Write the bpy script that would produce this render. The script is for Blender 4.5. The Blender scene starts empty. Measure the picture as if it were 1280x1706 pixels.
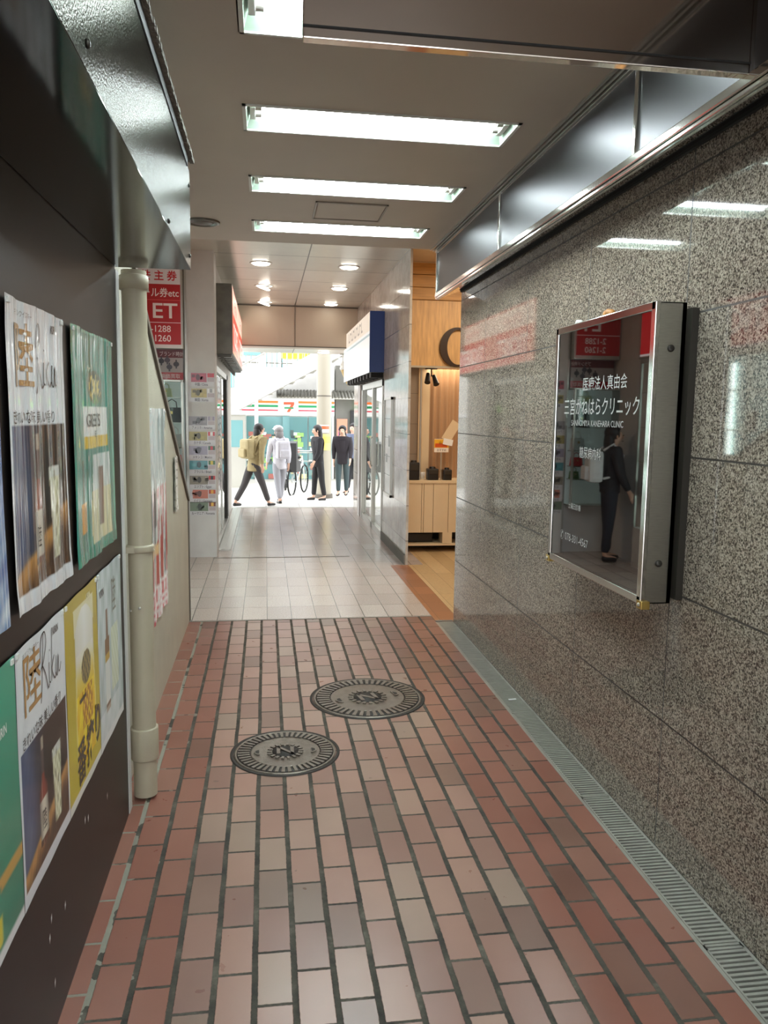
import bpy, bmesh, math, random
from mathutils import Vector, Matrix
random.seed(7)
C = bpy.context.scene.collection
SC = bpy.context.scene
pi = math.pi

# ------------------------------------------------------------ camera, world, exposure
F, PITCH, YAW, ROLL = 1321.3, .12228297, .14877424, -.01406779
def make_camera():
    cp, sp, cy, sy = math.cos(PITCH), math.sin(PITCH), math.cos(YAW), math.sin(YAW)
    fwd = Vector((sy*cp, cy*cp, -sp)); right = Vector((cy, -sy, 0)); down = fwd.cross(right)
    r = math.cos(ROLL)*right + math.sin(ROLL)*down
    d = -math.sin(ROLL)*right + math.cos(ROLL)*down
    cam = bpy.data.cameras.new('camera'); o = bpy.data.objects.new('camera', cam); C.objects.link(o)
    m = Matrix((r, -d, -fwd)).transposed().to_4x4(); m.translation = Vector((0, 0, 1.55))
    o.matrix_world = m
    cam.sensor_fit = 'HORIZONTAL'; cam.sensor_width = 36; cam.lens = F/1280*36
    cam.clip_start = .02; cam.clip_end = 300
    SC.camera = o
make_camera()
W = bpy.data.worlds.new('overcast'); SC.world = W; W.use_nodes = True
W.node_tree.nodes['Background'].inputs[0].default_value = (.93, .97, 1, 1)
W.node_tree.nodes['Background'].inputs[1].default_value = 2.3
SC.view_settings.view_transform = 'Standard'; SC.view_settings.look = 'None'
SC.view_settings.gamma = 1; SC.view_settings.use_curve_mapping = False
SC.view_settings.exposure = 0.88
SC.cycles.use_denoising = True
SC.cycles.max_bounces = 8
SC.cycles.sample_clamp_indirect = 6
TUBE_POWER = 34.0

# ------------------------------------------------------------ materials
def lin(c):
    return tuple(((x/255)/12.92 if x/255 <= .04045 else ((x/255+.055)/1.055)**2.4) for x in c)
MATS = {}
def new_mat(name):
    m = bpy.data.materials.new(name); m.use_nodes = True
    return m, m.node_tree, m.node_tree.nodes['Principled BSDF']
def mat(name, rgb, rough=.5, metal=0, emit=0, ecol=None, coat=0, noise=0, nscale=8, bump=0, bscale=60, trans=0, spec=.5, alpha=1, stretch=None, craw=.03):
    if name in MATS: return MATS[name]
    m, nt, p = new_mat(name); N = nt.nodes; L = nt.links
    c = lin(rgb)
    p.inputs['Base Color'].default_value = (*c, 1)
    p.inputs['Roughness'].default_value = rough; p.inputs['Metallic'].default_value = metal
    p.inputs['Specular IOR Level'].default_value = spec
    p.inputs['Coat Weight'].default_value = coat; p.inputs['Coat Roughness'].default_value = craw
    p.inputs['Transmission Weight'].default_value = trans
    p.inputs['Alpha'].default_value = alpha
    if emit:
        p.inputs['Emission Color'].default_value = (*(lin(ecol) if ecol else c), 1)
        p.inputs['Emission Strength'].default_value = emit
    tc = N.new('ShaderNodeTexCoord'); src = tc.outputs['Object']
    if stretch:
        mp = N.new('ShaderNodeMapping'); mp.inputs['Scale'].default_value = stretch
        L.new(src, mp.inputs[0]); src = mp.outputs[0]
    if noise:
        n = N.new('ShaderNodeTexNoise'); n.inputs['Scale'].default_value = nscale; n.inputs['Detail'].default_value = 5
        L.new(src, n.inputs['Vector'])
        r = N.new('ShaderNodeMapRange'); r.inputs['From Min'].default_value = .25; r.inputs['From Max'].default_value = .75
        r.inputs['To Min'].default_value = 1-noise; r.inputs['To Max'].default_value = 1+noise
        L.new(n.outputs[0], r.inputs['Value'])
        mx = N.new('ShaderNodeVectorMath'); mx.operation = 'SCALE'; mx.inputs[0].default_value = c
        L.new(r.outputs[0], mx.inputs['Scale']); L.new(mx.outputs[0], p.inputs['Base Color'])
    if bump:
        n = N.new('ShaderNodeTexNoise'); n.inputs['Scale'].default_value = bscale; n.inputs['Detail'].default_value = 3
        L.new(src, n.inputs['Vector'])
        b = N.new('ShaderNodeBump'); b.inputs['Strength'].default_value = bump; b.inputs['Distance'].default_value = .01
        L.new(n.outputs[0], b.inputs['Height']); L.new(b.outputs[0], p.inputs['Normal'])
    MATS[name] = m
    return m

class NB:                                       # tiny node-graph helper
    def __init__(s, nt): s.nt = nt; s.N = nt.nodes; s.L = nt.links
    def m(s, op, a, b=None, c=None):
        n = s.N.new('ShaderNodeMath'); n.operation = op
        for i, v in enumerate((a, b, c)):
            if v is None: continue
            if isinstance(v, (int, float)): n.inputs[i].default_value = v
            else: s.L.new(v, n.inputs[i])
        return n.outputs[0]
    def mixc(s, f, a, b):
        n = s.N.new('ShaderNodeMix'); n.data_type = 'RGBA'
        for i, v in ((0, f), (6, a), (7, b)):
            if isinstance(v, (int, float)): n.inputs[i].default_value = v
            elif isinstance(v, tuple): n.inputs[i].default_value = (*v, 1)
            else: s.L.new(v, n.inputs[i])
        return n.outputs[2]
    def noise(s, vec, scale, detail=4, rough=.5):
        n = s.N.new('ShaderNodeTexNoise'); n.inputs['Scale'].default_value = scale
        n.inputs['Detail'].default_value = detail; n.inputs['Roughness'].default_value = rough
        s.L.new(vec, n.inputs['Vector']); return n.outputs[0]
    def xyz(s):
        t = s.N.new('ShaderNodeTexCoord'); x = s.N.new('ShaderNodeSeparateXYZ'); s.L.new(t.outputs['Object'], x.inputs[0])
        return t.outputs['Object'], x.outputs[0], x.outputs[1], x.outputs[2]
    def comb(s, a, b, c=0.0):
        n = s.N.new('ShaderNodeCombineXYZ')
        for i, v in enumerate((a, b, c)):
            if isinstance(v, (int, float)): n.inputs[i].default_value = v
            else: s.L.new(v, n.inputs[i])
        return n.outputs[0]
    def white(s, vec):
        n = s.N.new('ShaderNodeTexWhiteNoise'); n.noise_dimensions = '3D'; s.L.new(vec, n.inputs['Vector'])
        return n.outputs['Value']
    def ramp(s, f, stops, interp='LINEAR'):
        n = s.N.new('ShaderNodeValToRGB'); n.color_ramp.interpolation = interp
        e = n.color_ramp.elements
        while len(e) < len(stops): e.new(.5)
        for k, (p, c) in enumerate(stops): e[k].position = p; e[k].color = (*c, 1)
        s.L.new(f, n.inputs[0]); return n.outputs[0]
    def line(s, coord, phase, period, width):     # 1 on the joint
        u = s.m('DIVIDE', s.m('SUBTRACT', coord, phase), period)
        f = s.m('SUBTRACT', s.m('FRACT', s.m('ADD', u, .5)), .5)
        return s.m('LESS_THAN', s.m('MULTIPLY', s.m('ABSOLUTE', f), period), width/2)

def brick_material():
    m, nt, p = new_mat('red paver'); b = NB(nt)
    vec, x, y, z = b.xyz()
    n1 = b.noise(vec, 5, 2)
    PX, PY = .1092, .2092
    xw = b.m('ADD', x, b.m('MULTIPLY', b.m('SUBTRACT', n1, .5), .006))
    u = b.m('DIVIDE', b.m('SUBTRACT', xw, -.036), PX)
    col = b.m('FLOOR', u); fu = b.m('FRACT', u)
    off = b.m('MULTIPLY', b.m('MODULO', b.m('ABSOLUTE', col), 2.0), .5)
    jit = b.m('MULTIPLY', b.m('SUBTRACT', b.white(b.comb(col, 3.3, 1.1)), .5), .16)
    v = b.m('ADD', b.m('ADD', b.m('DIVIDE', b.m('SUBTRACT', y, 1.944), PY), off), jit)
    row = b.m('FLOOR', v); fv = b.m('FRACT', v)
    du = b.m('MULTIPLY', b.m('MINIMUM', fu, b.m('SUBTRACT', 1.0, fu)), PX)
    dv = b.m('MULTIPLY', b.m('MINIMUM', fv, b.m('SUBTRACT', 1.0, fv)), PY)
    n2 = b.noise(vec, 90, 3)
    wob = b.m('MULTIPLY', b.m('SUBTRACT', n2, .5), .004)
    e = b.m('MINIMUM', b.m('SUBTRACT', b.m('ADD', du, wob), .0082), b.m('SUBTRACT', b.m('ADD', dv, wob), .0046))
    tile = b.N.new('ShaderNodeMapRange'); b.L.new(e, tile.inputs[0])
    tile.inputs[1].default_value = -.0008; tile.inputs[2].default_value = .0012
    t = tile.outputs[0]
    r = b.white(b.comb(col, row, .5)); r2 = b.white(b.comb(row, col, 7.5))
    c = b.ramp(r, [(0, lin((132, 98, 88))), (.3, lin((148, 110, 98))), (.6, lin((158, 119, 106))), (.85, lin((156, 126, 113))), (1, lin((144, 121, 108)))])
    # the courses by both walls are redder
    edge = b.m('MAXIMUM', b.m('LESS_THAN', x, -.25), b.m('GREATER_THAN', x, .83))
    c = b.mixc(b.m('MULTIPLY', edge, .6), c, lin((126, 66, 50)))
    c = b.mixc(b.m('MULTIPLY', b.m('GREATER_THAN', r2, .86), .5), c, lin((96, 74, 64)))
    st = b.ramp(b.noise(vec, 2.6, 3, .5), [(.45, (1, 1, 1)), (.80, (.86, .85, .83))])
    mm = b.N.new('ShaderNodeMix'); mm.data_type = 'RGBA'; mm.blend_type = 'MULTIPLY'; mm.inputs[0].default_value = 1
    b.L.new(c, mm.inputs[6]); b.L.new(st, mm.inputs[7]); c = mm.outputs[2]
    spots = b.m('LESS_THAN', b.noise(vec, 17, 2), .24)
    c = b.mixc(b.m('MULTIPLY', spots, .35), c, lin((62, 50, 44)))
    g = b.ramp(b.noise(vec, 9, 5, .7), [(.35, lin((44, 40, 35))), (.55, lin((72, 67, 58))), (.74, lin((108, 102, 90)))])
    leftj = b.m('LESS_THAN', b.m('ADD', x, b.m('MULTIPLY', b.noise(vec, 7, 4), .5)), -.20)
    g = b.mixc(b.m('MULTIPLY', leftj, .6), g, lin((160, 156, 142)))
    out = b.mixc(t, g, c)
    b.L.new(out, p.inputs['Base Color'])
    ro = b.N.new('ShaderNodeMapRange'); b.L.new(b.noise(vec, 14, 4), ro.inputs[0])
    ro.inputs[3].default_value = .25; ro.inputs[4].default_value = .33
    rr = b.N.new('ShaderNodeMix'); b.L.new(t, rr.inputs[0]); rr.inputs[2].default_value = .85; b.L.new(ro.outputs[0], rr.inputs[3])
    b.L.new(rr.outputs[0], p.inputs['Roughness'])
    bp = b.N.new('ShaderNodeBump'); bp.inputs['Strength'].default_value = .7; bp.inputs['Distance'].default_value = .003
    h = b.m('ADD', b.m('ADD', t, b.m('MULTIPLY', n2, .05)), b.m('MULTIPLY', r, .3))
    b.L.new(h, bp.inputs['Height']); b.L.new(bp.outputs[0], p.inputs['Normal'])
    return m

def grid_material(name, axes, phases, periods, width, cols, jcol, rough=.35, bump=.3, speck=0, speckscale=120, var=1):
    m, nt, p = new_mat(name); b = NB(nt)
    vec, x, y, z = b.xyz(); A = {'x': x, 'y': y, 'z': z}
    c1, c2 = A[axes[0]], A[axes[1]]
    j = b.m('MAXIMUM', b.line(c1, phases[0], periods[0], width), b.line(c2, phases[1], periods[1], width))
    i1 = b.m('FLOOR', b.m('DIVIDE', b.m('SUBTRACT', c1, phases[0]), periods[0]))
    i2 = b.m('FLOOR', b.m('DIVIDE', b.m('SUBTRACT', c2, phases[1]), periods[1]))
    r = b.white(b.comb(i1, i2, 2.2))
    c = b.ramp(r, [(k/(len(cols)-1), lin(q)) for k, q in enumerate(cols)])
    if speck:
        s = b.ramp(b.noise(vec, speckscale, 4, .8), [(.35, (1-speck,)*3), (.65, (1+speck*.4,)*3)])
        mm = b.N.new('ShaderNodeMix'); mm.data_type = 'RGBA'; mm.blend_type = 'MULTIPLY'; mm.inputs[0].default_value = 1
        b.L.new(c, mm.inputs[6]); b.L.new(s, mm.inputs[7]); c = mm.outputs[2]
    b.L.new(b.mixc(j, c, lin(jcol)), p.inputs['Base Color'])
    p.inputs['Roughness'].default_value = rough
    bp = b.N.new('ShaderNodeBump'); bp.inputs['Strength'].default_value = bump; bp.inputs['Distance'].default_value = .003
    b.L.new(b.m('ADD', b.m('SUBTRACT', 1.0, j), b.m('MULTIPLY', b.noise(vec, 60, 2), .25)), bp.inputs['Height'])
    b.L.new(bp.outputs[0], p.inputs['Normal'])
    return m

def granite_material():
    m, nt, p = new_mat('polished granite'); b = NB(nt)
    vec, x, y, z = b.xyz()
    vo = b.N.new('ShaderNodeTexVoronoi'); vo.inputs['Scale'].default_value = 190; b.L.new(vec, vo.inputs['Vector'])
    sp = b.N.new('ShaderNodeSeparateColor'); b.L.new(vo.outputs['Color'], sp.inputs[0])
    v2 = b.N.new('ShaderNodeTexVoronoi'); v2.inputs['Scale'].default_value = 320; b.L.new(vec, v2.inputs['Vector'])
    sp2 = b.N.new('ShaderNodeSeparateColor'); b.L.new(v2.outputs['Color'], sp2.inputs[0])
    nz = b.noise(vec, 70, 3, .7)
    f = b.m('ADD', b.m('ADD', b.m('MULTIPLY', sp.outputs[0], .55), b.m('MULTIPLY', sp2.outputs[1], .35)), b.m('MULTIPLY', nz, .25))
    c = b.ramp(f, [(.25, lin((48, 42, 38))), (.42, lin((96, 87, 78))), (.60, lin((138, 127, 115))), (.85, lin((178, 167, 154)))])
    big = b.ramp(b.noise(vec, 1.3, 4, .6), [(.3, (.86, .86, .86)), (.7, (1.06, 1.05, 1.02))])
    mm = b.N.new('ShaderNodeMix'); mm.data_type = 'RGBA'; mm.blend_type = 'MULTIPLY'; mm.inputs[0].default_value = 1
    b.L.new(c, mm.inputs[6]); b.L.new(big, mm.inputs[7])
    j = b.m('MAXIMUM', b.line(y, .885, .8325, .0065), b.line(z, .475, .4735, .0065))
    b.L.new(b.mixc(b.m('MULTIPLY', j, .95), mm.outputs[2], lin((44, 40, 35))), p.inputs['Base Color'])
    p.inputs['Roughness'].default_value = .085
    b.L.new(b.m('ADD', b.m('MULTIPLY', j, .5), .04), p.inputs['Roughness'])
    p.inputs['IOR'].default_value = 1.55
    i1 = b.m('FLOOR', b.m('DIVIDE', b.m('SUBTRACT', y, .885), .8325)); i2 = b.m('FLOOR', b.m('DIVIDE', b.m('SUBTRACT', z, .475), .4735))
    bp = b.N.new('ShaderNodeBump'); bp.inputs['Strength'].default_value = .25; bp.inputs['Distance'].default_value = .002
    tilt = b.m('MULTIPLY', b.white(b.comb(i1, i2, 1.0)), .6)
    b.L.new(b.m('ADD', b.m('SUBTRACT', 1.0, j), tilt), bp.inputs['Height']); b.L.new(bp.outputs[0], p.inputs['Normal'])
    return m

def printed_material(name, rough=.35, coat=0., craw=.05, emit=0., bump=0., stretch=(6, 60, 1.6), bs=1.0):
    m, nt, p = new_mat(name); b = NB(nt)
    a = b.N.new('ShaderNodeVertexColor'); a.layer_name = 'Col'
    b.L.new(a.outputs[0], p.inputs['Base Color'])
    p.inputs['Roughness'].default_value = rough; p.inputs['Coat Weight'].default_value = coat; p.inputs['Coat Roughness'].default_value = craw
    if emit:
        b.L.new(a.outputs[0], p.inputs['Emission Color']); p.inputs['Emission Strength'].default_value = emit
    if bump:
        t = b.N.new('ShaderNodeTexCoord'); mp = b.N.new('ShaderNodeMapping'); mp.inputs['Scale'].default_value = stretch
        b.L.new(t.outputs['Object'], mp.inputs[0])
        n = b.noise(mp.outputs[0], bs, 2, .5)
        bp = b.N.new('ShaderNodeBump'); bp.inputs['Strength'].default_value = bump; bp.inputs['Distance'].default_value = .02
        b.L.new(n, bp.inputs['Height']); b.L.new(bp.outputs[0], p.inputs['Normal']); b.L.new(bp.outputs[0], p.inputs['Coat Normal'])
    return m

M = {}
M['brick'] = brick_material()
M['stone_tile'] = grid_material('pink grey stone tile', 'xy', (.005, 5.925), (.1862, .3825), .006, [(178, 164, 157), (194, 180, 172), (186, 174, 168), (202, 190, 182)], (92, 84, 78), .22, .3, .3, 90)
M['granite'] = granite_material()
M['wall_tile'] = grid_material('grey wall tile', 'yz', (7.6, 2.82), (.85, .367), .006, [(196, 190, 182), (206, 200, 192), (188, 182, 174)], (80, 76, 70), .1, .2, .25, 5)
M['ceil_panel'] = grid_material('metal ceiling panel', 'xy', (.455, 8.70), (1.9, .81), .012, [(222, 217, 206), (230, 225, 214)], (90, 84, 76), .28, .5, .05, 3)
M['ceil_panel'].node_tree.nodes['Principled BSDF'].inputs['Metallic'].default_value = .35
M['cafe_floor'] = grid_material('warm floor board', 'xy', (1.5, 5.75), (.16, .9), .004, [(188, 158, 114), (198, 170, 128), (178, 150, 108)], (120, 88, 56), .35, .1, .15, 30)
M['brown_tile'] = grid_material('orange brown tile', 'xy', (1.31, 5.75), (.15, .3), .004, [(150, 96, 62), (160, 106, 72), (140, 90, 60)], (90, 62, 46), .35, .1, .15, 60)
M['pave'] = grid_material('outdoor paving', 'xy', (0, 13.1), (.6, .6), .012, [(176, 172, 166), (186, 182, 176)], (120, 118, 114), .6, .1, .1, 20)
M['print'] = printed_material('printed sheet', .35, .3)
M['print_matt'] = printed_material('painted print', .5)
M['print_film'] = printed_material('print under plastic film', .35, 1, .03, 0, .5, (1, 22, 1.2), 1.0)
M['print_lit'] = printed_material('backlit print', .3, .2, .05, .55)
M['print_dim'] = printed_material('dim backlit print', .3, .4, .05, .04)
black = lambda: mat('black panel', (19, 14, 12), .38, noise=.15, nscale=3, spec=.4)
M['black'] = black()
M['beige'] = mat('beige painted wall', (178, 173, 157), .55, noise=.07, nscale=5, bump=.25, bscale=140)
M['beige_pipe'] = mat('beige painted pipe', (176, 166, 144), .38, noise=.05, nscale=9)
M['dark_rail'] = mat('dark grey rail', (92, 84, 74), .4)
M['white_paint'] = mat('off white paint', (205, 203, 200), .5, noise=.05, nscale=7, bump=.1, bscale=60)
M['galv'] = mat('galvanised sheet', (92, 92, 88), .17, 1, noise=.5, nscale=75, bump=.15, bscale=200)
M['galv'].node_tree.nodes['Principled BSDF'].inputs['Specular Tint'].default_value = (.4, .4, .39, 1)
M['dark_mirror'] = mat('dark mirror steel', (74, 76, 75), .10, 1)
M['mirror'] = mat('polished steel', (214, 204, 194), .06, 1, bump=.02, bscale=5)
M['steel'] = mat('brushed stainless', (158, 154, 144), .28, 1, noise=.08, nscale=30, stretch=(1, 1, 8))
M['chrome'] = mat('chrome strip', (205, 205, 200), .12, 1)
M['seal_shade'] = mat('dark seal and shade', (30, 28, 26), .7)  # dark seams and fillers, also the painted shade in gaps and cans
M['lip'] = mat('weathered grey sealant', (120, 116, 106), .8, noise=.2, nscale=60, bump=.8, bscale=60)
M['ceiling'] = mat('brown grey ceiling', (182, 169, 155), .5, noise=.05, nscale=2.5)
M['bulkhead'] = mat('beige bulkhead', (192, 176, 156), .42)
M['fascia_black'] = mat('dark satin panel', (70, 69, 71), .36, .85)
M['tube'] = mat('fluorescent tube', (255, 255, 255), .4, emit=TUBE_POWER, ecol=(238, 250, 255))
M['reflector'] = mat('white enamel reflector', (168, 184, 170), .4)
M['socket'] = mat('white plastic', (215, 215, 208), .45)
M['iron'] = mat('cast iron', (130, 121, 112), .30, .7, noise=.2, nscale=30, bump=.25, bscale=180)
M['iron_dark'] = mat('dark cast iron', (46, 40, 36), .7)  # dark tone for rim, rib gaps, emblem ground and pocket holes
M['grate'] = mat('galvanised grating', (164, 162, 153), .4, .4, noise=.1, nscale=20)
M['pit'] = mat('drain channel', (20, 19, 17), .9)
M['glass_black'] = mat('smoked glass face', (16, 12, 12), .025, 0, spec=.9, coat=1, craw=.01)
M['glass'] = mat('clear glass', (235, 245, 242), .01, 0, trans=1, spec=.5)
M['wood'] = mat('pale oak veneer', (196, 156, 104), .45, noise=.22, nscale=6, stretch=(9, 9, .8))
M['wood_h'] = mat('knotty pine', (190, 144, 84), .5, noise=.25, nscale=5, stretch=(.8, 3, 9))
M['cream'] = mat('cream laminate', (214, 192, 158), .35, noise=.04, nscale=4)
M['curtain'] = mat('beige curtain', (168, 132, 98), .7)
M['letter'] = mat('dark brown letter', (44, 28, 20), .35)
M['plastic_black'] = mat('black plastic', (22, 21, 22), .35)
M['rubber'] = mat('black rubber', (16, 16, 16), .8)
M['blue'] = mat('blue sheet metal', (36, 62, 124), .35)
M['alu'] = mat('aluminium frame', (186, 184, 176), .3, .7)
M['alu_dark'] = mat('dark bronze frame', (56, 52, 46), .4, .4)
M['paper'] = mat('white paper', (232, 232, 230), .7)
M['dl_lens'] = mat('downlight lens', (255, 250, 235), .4, emit=9, ecol=(255, 250, 236))
M['dl_trim'] = mat('downlight trim', (225, 222, 214), .35)
M['warm_lamp'] = mat('warm lamp', (255, 214, 150), .4, emit=14, ecol=(255, 205, 140))
M['rust_red'] = mat('faded red paint', (206, 120, 98), .5, noise=.25, nscale=9)
M['old_steel'] = mat('weathered steel', (112, 110, 102), .4, .6, noise=.35, nscale=7)
M['concrete'] = mat('pale concrete', (196, 192, 184), .7, noise=.06, nscale=3)
M['conc_dark'] = mat('grey concrete', (120, 118, 112), .8, noise=.08, nscale=3)
M['green_glass'] = mat('aqua shop glass', (112, 156, 158), .1, .2)
M['brass'] = mat('brass', (190, 160, 90), .3, .9)

# ------------------------------------------------------------ mesh builder
class MB:
    def __init__(s): s.v = []; s.f = []; s.c = []; s.mi = []; s.sm = []; s.mats = []; s.col = (1, 1, 1); s.cur = 0
    def use(s, m):
        if m not in s.mats: s.mats.append(m)
        s.cur = s.mats.index(m); return s
    def color(s, rgb): s.col = lin(rgb); return s
    def add(s, verts, faces, smooth=False, cols=None):
        k = len(s.v); s.v += [tuple(v) for v in verts]
        for i, f in enumerate(faces):
            s.f.append([k+j for j in f]); s.mi.append(s.cur); s.sm.append(smooth)
            s.c.append([cols[j] for j in f] if cols else [s.col]*len(f))
        return s
    def box(s, a, b, bev=0, M4=None):
        (x0, y0, z0), (x1, y1, z1) = a, b
        x0, x1 = sorted((x0, x1)); y0, y1 = sorted((y0, y1)); z0, z1 = sorted((z0, z1))
        if bev <= 0:
            vs = [(x, y, z) for z in (z0, z1) for y in (y0, y1) for x in (x0, x1)]
            fs = [(0, 2, 3, 1), (4, 5, 7, 6), (0, 1, 5, 4), (2, 6, 7, 3), (0, 4, 6, 2), (1, 3, 7, 5)]
        else:
            bm = bmesh.new(); bmesh.ops.create_cube(bm, size=1)
            for v in bm.verts: v.co = Vector(((x0+x1)/2+v.co.x*(x1-x0), (y0+y1)/2+v.co.y*(y1-y0), (z0+z1)/2+v.co.z*(z1-z0)))
            bmesh.ops.bevel(bm, geom=bm.edges[:], offset=bev, segments=2, affect='EDGES', profile=.6)
            bm.verts.index_update()
            vs = [v.co[:] for v in bm.verts]; fs = [[v.index for v in f.verts] for f in bm.faces]; bm.free()
        if M4: vs = [tuple(M4 @ Vector(v)) for v in vs]
        return s.add(vs, fs)
    def quad(s, *p): return s.add(p, [tuple(range(len(p)))])
    def prism(s, pts, axis, a, b):                # polygon pts in the other two axes, extruded a..b
        def mk(p, t):
            return {'x': (t, p[0], p[1]), 'y': (p[0], t, p[1]), 'z': (p[0], p[1], t)}[axis]
        n = len(pts); vs = [mk(p, a) for p in pts]+[mk(p, b) for p in pts]
        fs = [tuple(range(n))[::-1], tuple(range(n, 2*n))]+[(i, (i+1) % n, n+(i+1) % n, n+i) for i in range(n)]
        return s.add(vs, fs)
    def tube(s, pts, r, n=12, caps=True):
        pts = [Vector(p) for p in pts]; rs = r if isinstance(r, (list, tuple)) else [r]*len(pts)
        vs = []; fs = []; up = None
        for i, p in enumerate(pts):
            d = (pts[min(i+1, len(pts)-1)]-pts[max(i-1, 0)]).normalized()
            if up is None: up = Vector((0, 0, 1)) if abs(d.z) < .9 else Vector((1, 0, 0))
            a = d.cross(up).normalized(); b = a.cross(d).normalized(); up = b
            for k in range(n):
                t = 2*pi*k/n; vs.append(p+rs[i]*(math.cos(t)*a+math.sin(t)*b))
        for i in range(len(pts)-1):
            for k in range(n):
                fs.append((i*n+k, i*n+(k+1) % n, (i+1)*n+(k+1) % n, (i+1)*n+k))
        s.add(vs, fs, True)
        if caps:
            s.add(vs[:n], [tuple(range(n))]); s.add(vs[-n:], [tuple(range(n))[::-1]])
        return s
    def lathe(s, prof, center=(0, 0, 0), n=32, M4=None):    # prof [(r,z)]
        vs = []; fs = []
        for r, z in prof:
            for k in range(n):
                t = 2*pi*k/n; vs.append((center[0]+r*math.cos(t), center[1]+r*math.sin(t), center[2]+z))
        for i in range(len(prof)-1):
            for k in range(n): fs.append((i*n+k, i*n+(k+1) % n, (i+1)*n+(k+1) % n, (i+1)*n+k))
        fs.append(tuple(range(n))[::-1]); fs.append(tuple(range((len(prof)-1)*n, len(prof)*n)))
        if M4: vs = [tuple(M4 @ Vector(v)) for v in vs]
        return s.add(vs, fs, True)
    def ball(s, c, r, n=16, m=10):
        rx, ry, rz = r if isinstance(r, tuple) else (r, r, r)
        vs = []; fs = []
        for i in range(m+1):
            a = -pi/2+pi*i/m
            for k in range(n):
                t = 2*pi*k/n; vs.append((c[0]+rx*math.cos(a)*math.cos(t), c[1]+ry*math.cos(a)*math.sin(t), c[2]+rz*math.sin(a)))
        for i in range(m):
            for k in range(n): fs.append((i*n+k, i*n+(k+1) % n, (i+1)*n+(k+1) % n, (i+1)*n+k))
        return s.add(vs, fs, True)
    def text(s, body, fr, x, y, h, off=.0008, wscale=1, bold=0, align='L', fn=None):
        vs, fs, w = text_geo(body, bold)
        dx = {'L': 0, 'C': -w/2, 'R': -w}[align]
        out = []
        for a, b in vs:
            px = x+(a+dx)*h*wscale; py = y+b*h
            o = off+(fn(px, py) if fn else 0)
            out.append(fr(px, py, o))
        return s.add(out, fs)
    def build(s, name, m=None, parent=None, label=None):
        me = bpy.data.meshes.new(name); me.from_pydata(s.v, [], s.f)
        mats = s.mats or [m]
        for q in mats: me.materials.append(q)
        if s.mats: me.polygons.foreach_set('material_index', s.mi)
        me.polygons.foreach_set('use_smooth', s.sm)
        ca = me.color_attributes.new('Col', 'FLOAT_COLOR', 'CORNER')
        flat = []
        for cl in s.c:
            for c in cl: flat += [c[0], c[1], c[2], 1]
        ca.data.foreach_set('color', flat)
        me.update()
        o = bpy.data.objects.new(name, me); C.objects.link(o)
        if parent: put(o, parent)
        if label: o['label'] = label
        return o

def put(o, parent):
    o.parent = parent; o.matrix_parent_inverse = Matrix.Translation(-parent.location) if parent.parent is None else Matrix.Identity(4)

TXT = {}
def text_geo(body, bold=0):
    k = (body, bold)
    if k not in TXT:
        cu = bpy.data.curves.new('lettering', 'FONT'); cu.body = body; cu.size = 1; cu.offset = bold; cu.resolution_u = 3
        ob = bpy.data.objects.new('lettering', cu); C.objects.link(ob)
        me = bpy.data.meshes.new_from_object(ob.evaluated_get(bpy.context.evaluated_depsgraph_get()))
        vs = [(v.co.x, v.co.y) for v in me.vertices]; fs = [tuple(p.vertices) for p in me.polygons]
        bpy.data.objects.remove(ob); bpy.data.meshes.remove(me); bpy.data.curves.remove(cu)
        w = max(v[0] for v in vs) if vs else 0
        TXT[k] = (vs, fs, w)
    return TXT[k]

def frame(o, u, v, n):
    o, u, v, n = Vector(o), Vector(u), Vector(v), Vector(n)
    return lambda x, y, off=0: tuple(o+u*x+v*y+n*off)

def thing(name, label, cat, loc=(0, 0, 0), group=None):
    o = bpy.data.objects.new(name, None); C.objects.link(o); o.location = loc; o.empty_display_size = .1
    return tag(o, label, cat, group)
def tag(o, label, cat, group=None, kind=None):
    o['label'] = label; o['category'] = cat
    if group: o['group'] = group
    if kind: o['kind'] = kind
    return o
def struct(o, label=None):
    o['kind'] = 'structure'
    if label: o['label'] = label
    return o
def copy_tree(o, loc, label=None):
    r = o.copy(); C.objects.link(r); r.location = loc
    if label: r['label'] = label
    for ch in list(o.children):
        c = ch.copy(); C.objects.link(c); c.parent = r
        for g in list(ch.children):
            d = g.copy(); C.objects.link(d); d.parent = c
    return r

# ------------------------------------------------------------ the setting
XR, XL = 1.40, -.53
Y0 = -2.4
struct(MB().box((-3.2, Y0-3, -.2), (1.27, 5.90, 0)).build('floor', M['brick']), 'red brick paver floor of the passage')
struct(MB().box((1.27, Y0-3, -.2), (XR+.2, 5.74, -.05)).build('trim_channel', M['pit']), 'drain channel under the gratings')
struct(MB().box((-3.2, 5.90, -.2), (1.27, 13.1, 0)).box((1.27, 8.0, -.2), (1.62, 13.1, 0)).build('floor', M['stone_tile']), 'pink grey stone tile floor beyond the pavers')
struct(MB().box((1.27, 5.74, -.2), (1.46, 8.0, 0)).build('floor', M['brown_tile']), 'orange brown tile strip by the cafe')
struct(MB().box((1.46, 5.74, -.2), (3.4, 8.0, 0)).box((1.62, 8.0, -.2), (3.4, 9.6, 0)).build('floor', M['cafe_floor']), 'pale board floor of the cafe')
struct(MB().box((XR, Y0, -.2), (XR+.22, 5.72, 3.3)).build('wall_right', M['granite']), 'polished speckled granite wall')
struct(MB().box((XL-.08, Y0, 0), (XL, 3.02, 2.06)).build('wall_left', M['black']), 'black panel wall under the metal housing')
struct(MB().box((XL-.3, Y0, 2.06), (XL-.006, 3.02, 2.71)).build('wall_left', M['conc_dark']))
struct(MB().box((-3.2, Y0, 2.72), (1.21, 5.72, 3.3)).build('ceiling', M['ceiling']), 'brown grey painted ceiling over the passage')
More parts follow.
